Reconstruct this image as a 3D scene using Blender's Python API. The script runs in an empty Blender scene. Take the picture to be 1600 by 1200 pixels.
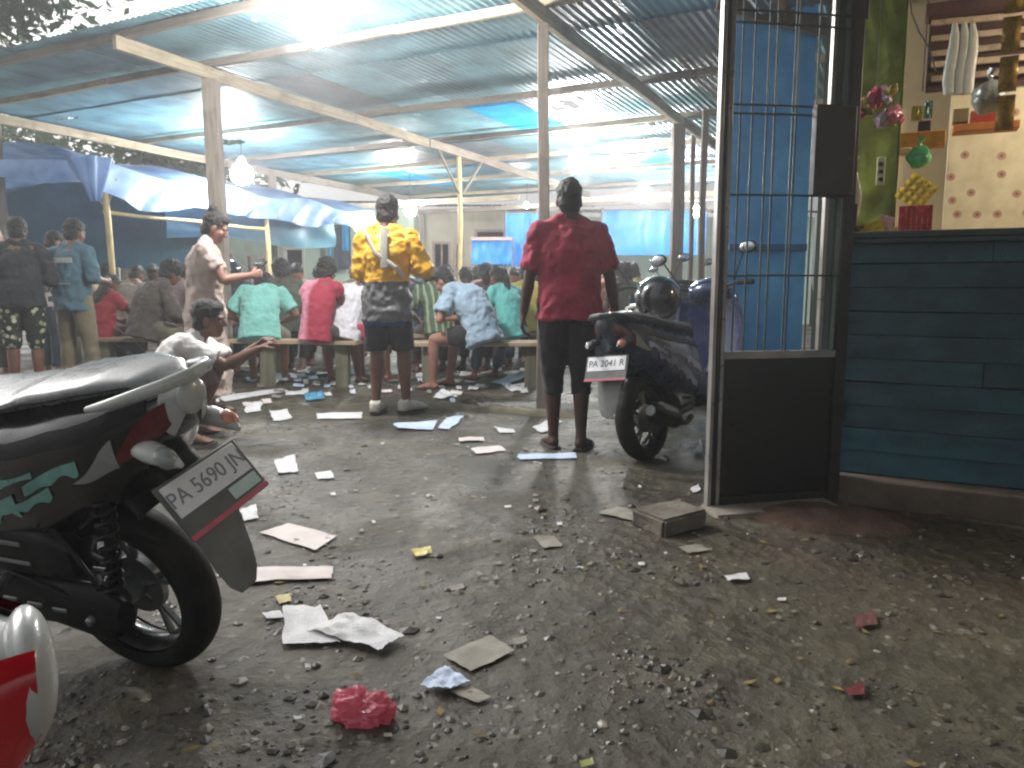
import bpy, bmesh, math, random
import numpy as np
from mathutils import Vector, Matrix, Euler, noise

random.seed(7)
R = math.radians
SC = bpy.context.scene
COL = SC.collection

# ------------------------------------------------------------------ camera
CAM_H = 1.05
FPX = 1200.0                       # focal length in photo pixels (1600 wide)
PITCH = math.atan(160 / FPX)
cam_d = bpy.data.cameras.new('camera')
cam_d.sensor_width = 36.0
cam_d.lens = 36.0 * FPX / 1600
cam_d.clip_start = 0.05
cam_d.clip_end = 600
cam = bpy.data.objects.new('camera', cam_d)
COL.objects.link(cam)
cam.location = (0, 0, CAM_H)
cam.rotation_euler = (math.pi / 2 - PITCH, 0, 0)
SC.camera = cam

# ------------------------------------------------------------------ sky, sun, exposure
world = bpy.data.worlds.new('World')
SC.world = world
world.use_nodes = True
wn = world.node_tree
for n in list(wn.nodes):
    wn.nodes.remove(n)
w_out = wn.nodes.new('ShaderNodeOutputWorld')
w_bg = wn.nodes.new('ShaderNodeBackground')
w_sky = wn.nodes.new('ShaderNodeTexSky')
w_sky.sky_type = 'NISHITA'
w_sky.sun_disc = False
SUN_EL, SUN_ROT = R(34), R(-60)
w_sky.sun_elevation = SUN_EL
w_sky.sun_rotation = SUN_ROT
w_sky.air_density = 1.6
w_sky.dust_density = 5.0
w_sky.ozone_density = 1.0
w_hs = wn.nodes.new('ShaderNodeHueSaturation')
w_hs.inputs['Saturation'].default_value = 0.12
w_bg.inputs['Strength'].default_value = 0.09
wn.links.new(w_sky.outputs[0], w_hs.inputs['Color'])
wn.links.new(w_hs.outputs[0], w_bg.inputs['Color'])
wn.links.new(w_bg.outputs[0], w_out.inputs['Surface'])

sun_d = bpy.data.lights.new('sun', 'SUN')
sun_d.energy = 0.5
sun_d.angle = R(25)
sun_d.color = (1.0, 0.97, 0.93)
sun = bpy.data.objects.new('sun', sun_d)
COL.objects.link(sun)
sun_dir = Vector((math.sin(SUN_ROT) * math.cos(SUN_EL), math.cos(SUN_ROT) * math.cos(SUN_EL), math.sin(SUN_EL)))
sun.rotation_euler = sun_dir.to_track_quat('Z', 'Y').to_euler()

SC.view_settings.view_transform = 'Standard'
SC.view_settings.look = 'None'
SC.view_settings.gamma = 1.0
SC.view_settings.use_curve_mapping = False
SC.view_settings.exposure = 0.85
SC.render.film_transparent = False
SC.render.engine = 'CYCLES'
SC.cycles.use_denoising = True
SC.cycles.max_bounces = 6
SC.cycles.diffuse_bounces = 3
SC.cycles.glossy_bounces = 3
SC.cycles.transmission_bounces = 4
SC.cycles.transparent_max_bounces = 6
SC.cycles.volume_bounces = 0
SC.cycles.filter_width = 2.2
SC.cycles.sample_clamp_indirect = 4.0

# ------------------------------------------------------------------ measuring helpers (photo pixel -> place in the world)
_c, _s = math.cos(PITCH), math.sin(PITCH)
def G(px, py, z=0.0):
    rx = (px - 800) / FPX; ru = (600 - py) / FPX
    dy = _c + ru * _s; dz = -_s + ru * _c
    t = (z - CAM_H) / dz
    return Vector((rx * t, dy * t, z))
def At(px, py, Y):
    rx = (px - 800) / FPX; ru = (600 - py) / FPX
    dy = _c + ru * _s; dz = -_s + ru * _c
    t = Y / dy
    return Vector((rx * t, Y, CAM_H + dz * t))

# ------------------------------------------------------------------ mesh helpers
class MB:
    def __init__(self):
        self.v = []; self.f = []
    def add(self, vs, fs):
        o = len(self.v)
        self.v += [tuple(v) for v in vs]
        self.f += [tuple(i + o for i in f) for f in fs]
        return self
    def box(self, c, size, M=None):
        hx, hy, hz = size[0] / 2, size[1] / 2, size[2] / 2
        c = Vector(c)
        vs = [Vector((sx * hx, sy * hy, sz * hz)) for sx in (-1, 1) for sy in (-1, 1) for sz in (-1, 1)]
        if M is not None:
            vs = [M @ v for v in vs]
        return self.add([v + c for v in vs], [(0, 1, 3, 2), (4, 6, 7, 5), (0, 4, 5, 1), (2, 3, 7, 6), (0, 2, 6, 4), (1, 5, 7, 3)])
    def bar(self, a, b, w, h, up=(0, 0, 1)):
        a = Vector(a); b = Vector(b); d = (b - a); L = d.length; d.normalize()
        s = d.cross(Vector(up))
        if s.length < 1e-4: s = d.cross(Vector((0, 1, 0)))
        s.normalize(); u = s.cross(d)
        M = Matrix((s, d, u)).transposed()
        return self.box((a + b) / 2, (w, L, h), M)
    def tube(self, pts, radii, n=12, ref=None, cap=True):
        pts = [Vector(p) for p in pts]; m = len(pts)
        if not isinstance(radii, list): radii = [radii] * m
        vs = []; prev = None
        for i, p in enumerate(pts):
            t = (pts[min(i + 1, m - 1)] - pts[max(i - 1, 0)])
            if t.length < 1e-9: t = Vector((0, 0, 1))
            t.normalize()
            r = radii[i]
            ra, rb = (r, r) if not isinstance(r, (tuple, list)) else r
            if ref is not None:
                rf = Vector(ref[i]) if isinstance(ref, list) else Vector(ref)
            else:
                rf = prev if prev is not None else (Vector((1, 0, 0)) if abs(t.x) < .9 else Vector((0, 1, 0)))
            a = rf - t * rf.dot(t)
            if a.length < 1e-6: a = t.orthogonal()
            a.normalize(); prev = a; b = t.cross(a)
            for k in range(n):
                q = 2 * math.pi * k / n
                vs.append(p + a * (ra * math.cos(q)) + b * (rb * math.sin(q)))
        fs = []
        for i in range(m - 1):
            for k in range(n):
                fs.append((i * n + k, i * n + (k + 1) % n, (i + 1) * n + (k + 1) % n, (i + 1) * n + k))
        if cap:
            fs.append(tuple(reversed(range(n)))); fs.append(tuple((m - 1) * n + k for k in range(n)))
        return self.add(vs, fs)
    def capsule(self, a, b, ra, rb, n=12):
        a = Vector(a); b = Vector(b); d = (b - a)
        L = d.length or 1e-6; d = d / L
        P = []; Q = []
        for q in (80, 50, 25, 0):
            P.append(a - d * ra * math.sin(R(q))); Q.append(ra * math.cos(R(q)))
        for q in (0, 25, 50, 80):
            P.append(b + d * rb * math.sin(R(q))); Q.append(rb * math.cos(R(q)))
        return self.tube(P, Q, n)
    def ellipsoid(self, c, r, M=None, nu=16, nv=10):
        c = Vector(c); vs = []; fs = []
        for j in range(nv + 1):
            ph = math.pi * (j + .02) / (nv + .04)
            for i in range(nu):
                th = 2 * math.pi * i / nu
                v = Vector((r[0] * math.sin(ph) * math.cos(th), r[1] * math.sin(ph) * math.sin(th), r[2] * math.cos(ph)))
                if M is not None: v = M @ v
                vs.append(c + v)
        for j in range(nv):
            for i in range(nu):
                fs.append((j * nu + i, (j + 1) * nu + i, (j + 1) * nu + (i + 1) % nu, j * nu + (i + 1) % nu))
        fs.append(tuple(range(nu))); fs.append(tuple(nv * nu + i for i in reversed(range(nu))))
        return self.add(vs, fs)
    def lathe(self, prof, n=24, M=None, closed=False):
        """prof: (r, h) revolved about local Z."""
        vs = []; m = len(prof)
        for (r, h) in prof:
            for k in range(n):
                q = 2 * math.pi * k / n
                v = Vector((r * math.cos(q), r * math.sin(q), h))
                vs.append(M @ v if M is not None else v)
        fs = []
        for i in range(m if closed else m - 1):
            j = (i + 1) % m
            for k in range(n):
                fs.append((i * n + k, i * n + (k + 1) % n, j * n + (k + 1) % n, j * n + k))
        return self.add(vs, fs)
    def grid(self, fn, nu, nv):
        vs = [fn(i / nu, j / nv) for j in range(nv + 1) for i in range(nu + 1)]
        fs = [(j * (nu + 1) + i, j * (nu + 1) + i + 1, (j + 1) * (nu + 1) + i + 1, (j + 1) * (nu + 1) + i) for j in range(nv) for i in range(nu)]
        return self.add(vs, fs)
    def prism(self, poly, d, M=None):
        """poly in local XY extruded along local Z by d."""
        n = len(poly)
        vs = [Vector((x, y, 0)) for x, y in poly] + [Vector((x, y, d)) for x, y in poly]
        if M is not None: vs = [M @ v for v in vs]
        fs = [tuple(reversed(range(n))), tuple(range(n, 2 * n))] + [(i, (i + 1) % n, n + (i + 1) % n, n + i) for i in range(n)]
        return self.add(vs, fs)
    def mesh(self, name):
        me = bpy.data.meshes.new(name)
        me.from_pydata(self.v, [], self.f)
        me.update()
        return me

def fix_normals(me):
    bm = bmesh.new(); bm.from_mesh(me)
    bmesh.ops.recalc_face_normals(bm, faces=bm.faces)
    bm.to_mesh(me); bm.free()

def tag(o, label=None, cat=None, group=None, kind=None):
    if label: o['label'] = label
    if cat: o['category'] = cat
    if group: o['group'] = group
    if kind: o['kind'] = kind
    return o

def link(name, me, mat=None, parent=None):
    o = bpy.data.objects.new(name, me)
    COL.objects.link(o)
    if mat is not None and me is not None:
        me.materials.clear(); me.materials.append(mat)
    if parent is not None: o.parent = parent
    return o

def mk(name, mb, mat=None, parent=None, smooth=35, bevel=0, solid=0, seg=2):
    me = mb.mesh(name)
    fix_normals(me)
    if smooth:
        me.shade_smooth()
        me.set_sharp_from_angle(angle=R(smooth))
    o = link(name, me, mat, parent)
    if solid:
        m = o.modifiers.new('solid', 'SOLIDIFY'); m.thickness = solid; m.offset = 0
    if bevel:
        m = o.modifiers.new('bevel', 'BEVEL'); m.width = bevel; m.segments = seg; m.limit_method = 'ANGLE'; m.angle_limit = R(40)
    return o

def empty(name, loc=(0, 0, 0), rot=(0, 0, 0), label=None, cat=None, group=None):
    o = bpy.data.objects.new(name, None)
    o.empty_display_size = .1
    COL.objects.link(o)
    o.location = loc; o.rotation_euler = rot
    return tag(o, label, cat, group)

def copy_tree(o, parent=None):
    c = o.copy(); COL.objects.link(c)
    if parent is not None: c.parent = parent
    for ch in list(o.children): copy_tree(ch, c)
    return c

# ------------------------------------------------------------------ materials
def lin(h):
    """sRGB hex string or 0-255 triple to linear RGB."""
    if isinstance(h, str):
        h = h.lstrip('#'); h = [int(h[i:i + 2], 16) for i in (0, 2, 4)]
    return tuple(((x / 255) / 12.92 if x / 255 <= .04045 else ((x / 255 + .055) / 1.055) ** 2.4) for x in h)

class NT:
    """small node helper"""
    def __init__(self, mat):
        mat.use_nodes = True
        self.t = mat.node_tree
        self.b = self.t.nodes['Principled BSDF']
        self.out = self.t.nodes['Material Output']
    def n(self, kind, **kw):
        nd = self.t.nodes.new('ShaderNode' + kind)
        for k, v in kw.items():
            if hasattr(nd, k): setattr(nd, k, v)
            else: nd.inputs[k].default_value = v
        return nd
    def l(self, a, b): self.t.links.new(a, b)
    def coord(self, rnd=True):
        tc = self.n('TexCoord')
        if not rnd: return tc.outputs['Object']
        oi = self.n('ObjectInfo')
        ml = self.n('Math', operation='MULTIPLY'); ml.inputs[1].default_value = 37.0
        self.l(oi.outputs['Random'], ml.inputs[0])
        ad = self.n('VectorMath', operation='ADD')
        self.l(tc.outputs['Object'], ad.inputs[0]); self.l(ml.outputs[0], ad.inputs[1])
        return ad.outputs[0]
    def noise(self, vec, scale, detail=5, rough=.55, dist=0):
        nd = self.n('TexNoise'); nd.inputs['Scale'].default_value = scale
        nd.inputs['Detail'].default_value = detail; nd.inputs['Roughness'].default_value = rough
        nd.inputs['Distortion'].default_value = dist
        self.l(vec, nd.inputs['Vector']); return nd.outputs['Fac']
    def ramp(self, fac, stops, interp='LINEAR'):
        nd = self.n('ValToRGB'); cr = nd.color_ramp; cr.interpolation = interp
        while len(cr.elements) < len(stops): cr.elements.new(.5)
        for e, (p, c) in zip(cr.elements, stops):
            e.position = p; e.color = (*c, 1) if len(c) == 3 else c
        self.l(fac, nd.inputs['Fac']); return nd.outputs['Color']
    def mix(self, fac, a, b, blend='MIX'):
        nd = self.n('Mix', data_type='RGBA', blend_type=blend)
        for sock, val in ((nd.inputs[0], fac), (nd.inputs[6], a), (nd.inputs[7], b)):
            if hasattr(val, 'is_output'): self.l(val, sock)
            elif isinstance(val, (int, float)): sock.default_value = val
            else: sock.default_value = (*val, 1) if len(val) == 3 else val
        return nd.outputs[2]
    def math(self, op, a, b=0.0, c=None):
        nd = self.n('Math', operation=op)
        for i, val in enumerate((a, b) if c is None else (a, b, c)):
            if hasattr(val, 'is_output'): self.l(val, nd.inputs[i])
            else: nd.inputs[i].default_value = val
        return nd.outputs[0]
    def sep(self, vec):
        nd = self.n('SeparateXYZ'); self.l(vec, nd.inputs[0]); return nd.outputs
    def bump(self, h, strength, dist=.01, prev=None):
        nd = self.n('Bump'); nd.inputs['Strength'].default_value = strength; nd.inputs['Distance'].default_value = dist
        self.l(h, nd.inputs['Height'])
        if prev is not None: self.l(prev, nd.inputs['Normal'])
        self.l(nd.outputs[0], self.b.inputs['Normal']); return nd.outputs[0]
    def base(self, sock):
        self.l(sock, self.b.inputs['Base Color'])
    def rough(self, sock):
        self.l(sock, self.b.inputs['Roughness'])

def M(name, col, rough=.6, var=.22, scale=9., bump=.0, bscale=90., bdist=.004, metal=0., spec=.5, trans=0., alpha=1.,
      coat=0., ovar=0., col2=None, dirt=None, dirt_amt=.5, rvar=.12, subsurf=0., sheen=0., rnd=True, transl=0.):
    """general procedural surface: base tint that wanders, uneven gloss, fine relief, optional dirt patches"""
    m = bpy.data.materials.new(name); t = NT(m); b = t.b
    col = lin(col) if isinstance(col, str) else col
    vec = t.coord(rnd)
    f = t.noise(vec, scale, 6)
    lo = tuple(max(0, x * (1 - var)) for x in col)
    hi = tuple(min(1, x * (1 + var)) for x in (lin(col2) if isinstance(col2, str) else (col2 or col)))
    c = t.ramp(f, [(.3, lo), (.7, hi)])
    if dirt:
        d = lin(dirt) if isinstance(dirt, str) else dirt
        g = t.noise(vec, scale * .45, 7, .65)
        k = t.ramp(g, [(.5, (0, 0, 0)), (.72, (dirt_amt,) * 3)])
        c = t.mix(k, c, d)
    if ovar:
        oi = t.n('ObjectInfo'); hs = t.n('HueSaturation'); mv = t.math('ADD', t.math('MULTIPLY', oi.outputs['Random'], ovar), 1 - ovar / 2)
        t.l(mv, hs.inputs['Value']); t.l(c, hs.inputs['Color']); c = hs.outputs[0]
    t.base(c)
    rf = t.noise(vec, scale * 2.3, 4)
    mr = t.n('MapRange'); mr.inputs['To Min'].default_value = max(.02, rough - rvar); mr.inputs['To Max'].default_value = min(1, rough + rvar)
    mr.inputs['From Min'].default_value = .25; mr.inputs['From Max'].default_value = .75
    t.l(rf, mr.inputs['Value']); t.rough(mr.outputs[0])
    if bump:
        t.bump(t.noise(vec, bscale, 5), bump, bdist)
    b.inputs['Metallic'].default_value = metal
    b.inputs['Specular IOR Level'].default_value = spec
    b.inputs['Transmission Weight'].default_value = trans
    b.inputs['Alpha'].default_value = alpha
    b.inputs['Coat Weight'].default_value = coat
    b.inputs['Coat Roughness'].default_value = .12
    if subsurf:
        b.inputs['Subsurface Weight'].default_value = subsurf
        b.inputs['Subsurface Radius'].default_value = (.02, .008, .004)
    b.inputs['Sheen Weight'].default_value = sheen
    if transl:
        tr = t.n('BsdfTranslucent'); t.l(c, tr.inputs['Color'])
        ms = t.n('MixShader'); ms.inputs[0].default_value = transl
        t.l(b.outputs[0], ms.inputs[1]); t.l(tr.outputs[0], ms.inputs[2]); t.l(ms.outputs[0], t.out.inputs['Surface'])
    return m

def wood(name, col, rough=.75, grain=28., var=.35, dirt='#4a4036'):
    m = bpy.data.materials.new(name); t = NT(m); col = lin(col) if isinstance(col, str) else col
    vec = t.coord()
    mp = t.n('Mapping'); mp.inputs['Scale'].default_value = (1, .08, 1); t.l(vec, mp.inputs['Vector'])
    g = t.noise(mp.outputs[0], grain, 8, .6, .6)
    c = t.ramp(g, [(.3, tuple(x * (1 - var) for x in col)), (.7, tuple(min(1, x * (1 + var * .6)) for x in col))])
    d = t.ramp(t.noise(vec, 3.0, 6, .65), [(.5, (0, 0, 0)), (.75, (.6,) * 3)])
    oi = t.n('ObjectInfo'); hs = t.n('HueSaturation'); t.l(t.math('ADD', t.math('MULTIPLY', oi.outputs['Random'], .45), .78), hs.inputs['Value']); t.l(t.mix(d, c, lin(dirt)), hs.inputs['Color'])
    t.base(hs.outputs[0])
    t.b.inputs['Roughness'].default_value = rough
    t.bump(g, .35, .004)
    return m
# ================================================================== the setting
def keep(o, parent):
    """parent a piece built in world coordinates"""
    o.parent = parent
    o.matrix_parent_inverse = parent.matrix_basis.inverted()
    return o
def mkw(name, mb, mat, parent, **kw):
    return keep(mk(name, mb, mat, None, **kw), parent)
def stick(name, a, b, w, h, mat, parent=None, bevel=.004, warp=0.0, round_=False, up=(0, 0, 1)):
    """a timber or pole from a to b; local Y runs along it so the grain does too"""
    a = Vector(a); b = Vector(b); d = b - a; L = d.length; d.normalize()
    s = d.cross(Vector(up))
    if s.length < 1e-3: s = d.cross(Vector((0, 1, 0)))
    s.normalize(); u = s.cross(d)
    mb = MB(); n = max(2, int(L / .5)) if (warp or round_) else 1
    ph = random.random() * 9
    if round_:
        P = [(warp * math.sin(ph + i * 1.3), -L / 2 + L * i / n, warp * math.cos(ph + i * 1.7)) for i in range(n + 1)]
        mb.tube(P, [w / 2 * (1 + .06 * math.sin(i * 2.1 + ph)) for i in range(n + 1)], 10)
    else:
        for i in range(n):
            pass
        vs = []; fs = []
        for i in range(n + 1):
            y = -L / 2 + L * i / n
            ox = warp * math.sin(ph + i * 1.1); oz = warp * math.cos(ph + i * .9)
            vs += [(ox - w / 2, y, oz - h / 2), (ox + w / 2, y, oz - h / 2), (ox + w / 2, y, oz + h / 2), (ox - w / 2, y, oz + h / 2)]
        for i in range(n):
            for k in range(4):
                fs.append((i * 4 + k, i * 4 + (k + 1) % 4, i * 4 + 4 + (k + 1) % 4, i * 4 + 4 + k))
        fs += [(3, 2, 1, 0), tuple(n * 4 + k for k in range(4))]
        mb.add(vs, fs)
    o = mk(name, mb, mat, None, smooth=50 if round_ else 30, bevel=0 if round_ else bevel)
    o.matrix_basis = Matrix.Translation((a + b) / 2) @ Matrix((s, d, u)).transposed().to_4x4()
    if parent is not None: keep(o, parent)
    return o

# ---- ground: wet trodden earth with gravel
def gz(x, y):
    """height of the ground"""
    r = math.hypot(x, y)
    if r > 40: return 0.0
    k = max(0, 1 - r / 40)
    a = noise.noise((x * .55, y * .55, 1.3)) * .010 + noise.noise((x * 2.1, y * 2.1, 4.1)) * .006 + noise.noise((x * 7, y * 7, 8.2)) * .003
    return a * k

def build_ground():
    ys = [-100, -30, -8, -2, -.5]
    y = .0
    while y < 9: ys.append(y); y += .028 + .006 * max(0, y)
    while y < 30: ys.append(y); y *= 1.07
    ys += [40, 70, 110]
    xs = []
    x = 0.0
    while x < 4.2: xs.append(x); x += .034 + .012 * x
    while x < 30: xs.append(x); x *= 1.12
    xs += [45, 80, 110]
    xs = [-a for a in reversed(xs[1:])] + xs
    vs = []; nx = len(xs)
    for y in ys:
        for x in xs:
            z = gz(x, y)
            if y < 9 and abs(x) < 4.5: z += noise.noise((x * 19, y * 19, 2.2)) * .0025
            vs.append((x, y, z))
    fs = [(j * nx + i, j * nx + i + 1, (j + 1) * nx + i + 1, (j + 1) * nx + i) for j in range(len(ys) - 1) for i in range(nx - 1)]
    m = bpy.data.materials.new('wet_earth'); t = NT(m)
    vec = t.coord(False)
    big = t.noise(vec, .9, 7, .6); mid = t.noise(vec, 4.5, 8, .65); fine = t.noise(vec, 150, 6, .7)
    c = t.ramp(mid, [(.28, lin('#28241a')), (.5, lin('#4b4536')), (.74, lin('#67604c'))])
    mud = t.ramp(big, [(.42, (0, 0, 0)), (.62, (.85,) * 3)])
    c = t.mix(mud, c, lin('#483f32'))
    moss = t.ramp(t.noise(vec, 1.7, 6, .6, .4), [(.56, (0, 0, 0)), (.72, (.35,) * 3)])
    c = t.mix(moss, c, lin('#43463a'))
    red = t.ramp(t.noise(vec, 1.1, 5, .6, .8), [(.6, (0, 0, 0)), (.72, (.3,) * 3)])
    c = t.mix(red, c, lin('#5c4037'))
    c = t.mix(t.ramp(fine, [(.3, (.7,) * 3), (.5, (0, 0, 0))]), c, lin('#1f1c19'))
    vo = t.n('TexVoronoi'); vo.inputs['Scale'].default_value = 55; t.l(vec, vo.inputs['Vector'])
    spk = t.ramp(vo.outputs['Color'], [(.86, (0, 0, 0)), (.93, (.5,) * 3)])
    c = t.mix(spk, c, lin('#8d877b'))
    t.base(c)
    damp = t.ramp(t.noise(vec, .75, 7, .65, .6), [(.47, (0, 0, 0)), (.6, (.6,) * 3)])
    c = t.mix(damp, c, lin('#29241c')); t.base(c)
    wet = t.ramp(t.noise(vec, 1.3, 6, .62, .3), [(.4, (.26,) * 3), (.62, (.74,) * 3)])
    t.rough(wet)
    t.b.inputs['Specular IOR Level'].default_value = .45
    clod = t.n('TexVoronoi'); clod.inputs['Scale'].default_value = 17; t.l(vec, clod.inputs['Vector'])
    b0 = t.bump(clod.outputs['Distance'], .35, .03)
    b1 = t.bump(mid, .7, .04, b0)
    b2 = t.bump(fine, .6, .008, b1)
    t.bump(vo.outputs['Distance'], .35, .006, b2)
    mb = MB(); mb.v = vs; mb.f = fs
    me = mb.mesh('ground'); me.shade_smooth()
    o = link('ground', me, m)
    tag(o, 'dark wet trodden earth of the yard', 'ground', kind='structure')
build_ground()

def build_gravel():
    """loose stones: nobody could count them"""
    ico = [(0, 0, 1), (.894, 0, .447), (.276, .851, .447), (-.724, .526, .447), (-.724, -.526, .447), (.276, -.851, .447),
           (.724, .526, -.447), (-.276, .851, -.447), (-.894, 0, -.447), (-.276, -.851, -.447), (.724, -.526, -.447), (0, 0, -1)]
    icf = [(0, 1, 2), (0, 2, 3), (0, 3, 4), (0, 4, 5), (0, 5, 1), (1, 6, 2), (2, 7, 3), (3, 8, 4), (4, 9, 5), (5, 10, 1),
           (6, 7, 2), (7, 8, 3), (8, 9, 4), (9, 10, 5), (10, 6, 1), (11, 7, 6), (11, 8, 7), (11, 9, 8), (11, 10, 9), (11, 6, 10)]
    rg = random.Random(11)
    packs = {'grey': MB(), 'dark': MB(), 'pale': MB()}
    n = 0
    while n < 24000:
        y = .9 + 9.2 * rg.random() ** 1.7
        x = (rg.random() * 2 - 1) * (.75 * y + .5)
        d = .5 + .5 * noise.noise((x * .8, y * .8, 9.0))
        patch = noise.noise((x * 2.3, y * 2.3, 3.0))
        near = max(0, 1 - (y - .9) / 1.0)
        dens = .18 * d + .8 * near * (patch > -.25) + .55 * (patch > .22)
        if rg.random() > dens: continue
        s = rg.choice((.0025, .003, .003, .004, .004, .005, .005, .006, .007, .009, .012)) * (1 + .5 * rg.random())
        if rg.random() < .03: s *= 1.9
        a = rg.random() * 6.28; ca, sa = math.cos(a), math.sin(a)
        sx, sy, sz = s * (1 + .5 * rg.random()), s * (.8 + .4 * rg.random()), s * (.45 + .35 * rg.random())
        z = gz(x, y) + sz * rg.uniform(-.6, .1)
        j = [1 + .28 * (rg.random() - .5) for _ in range(12)]
        vs = []
        for k, p in enumerate(ico):
            px, py, pz = p[0] * sx * j[k], p[1] * sy * j[k], p[2] * sz * j[k]
            vs.append((x + px * ca - py * sa, y + px * sa + py * ca, z + pz))
        key = rg.choices(('grey', 'dark', 'pale'), (5, 5, .55))[0]
        packs[key].add(vs, icf); n += 1
    for key, col, lab in (('grey', '#565044', 'mid grey gravel loose on the wet earth'), ('dark', '#2f2c25', 'dark wet gravel loose on the earth'),
                     ('pale', '#857f73', 'pale pebbles scattered over the wet earth')):
        o = mk('gravel', packs[key], M('gravel_' + key, col, .38, .4, 12, .3, 160, .003, rnd=False), smooth=0)
        tag(o, lab, 'gravel', kind='stuff')
    # dead leaf bits and wood crumbs trodden into the mud
    mb = MB()
    for _ in range(300):
        y = 1.0 + 6.5 * rg.random() ** 1.5; x = (rg.random() * 2 - 1) * (.7 * y + .3)
        a = rg.random() * 6.28; L = .008 + .016 * rg.random(); w = L * (.3 + .3 * rg.random()); z = gz(x, y) + .005
        ca, sa = math.cos(a), math.sin(a)
        q = [(-L, 0, .001), (0, w, .004 * rg.random()), (L, 0, .002 + .006 * rg.random()), (0, -w, .004 * rg.random())]
        mb.add([(x + p[0] * ca - p[1] * sa, y + p[0] * sa + p[1] * ca, z + p[2]) for p in q], [(0, 1, 2, 3)])
    o = mk('leaf_litter', mb, M('dead_leaf', '#4a3325', .8, .4, 14, col2='#7a6a3c', rnd=False), smooth=0)
    tag(o, 'brown dead leaf scraps trodden into the mud', 'leaves', kind='stuff')
build_gravel()

# ------------------------------------------------------------------ market shed: timber frame with corrugated roof
YAW = R(27.3)
U = Vector((math.sin(YAW), math.cos(YAW), 0)); V = Vector((math.cos(YAW), -math.sin(YAW), 0))
O0 = Vector((.25, 6.3, 0))
def zb(t): return 3.10 - .018 * t
def RP(t, s, dz=0.0):
    p = O0 + U * t + V * s
    return Vector((p.x, p.y, zb(t) + dz))
def roof_ts(px, py, dz=.16):
    """where the line of sight through a photo pixel meets the roof sheets: (t, s)"""
    a = At(px, py, 1.0); d = a - Vector((0, 0, CAM_H))
    lo, hi = .5, 60.
    f = lambda k: (CAM_H + d.z * k) - (zb((Vector((d.x * k, d.y * k, 0)) - O0).dot(U)) + dz)
    for _ in range(60):
        mid = (lo + hi) / 2
        if f(mid) < 0: lo = mid
        else: hi = mid
    q = Vector((d.x * lo, d.y * lo, 0)) - O0
    return q.dot(U), q.dot(V)

timber = wood('weathered_timber', '#8d8379', .8)
timber_pale = wood('pale_timber', '#b5a890', .75)
timber_dark = wood('dark_timber', '#5f564e', .85)
bamboo = wood('bamboo', '#b7a676', .55, 18, .25, '#7a6b48')

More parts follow.
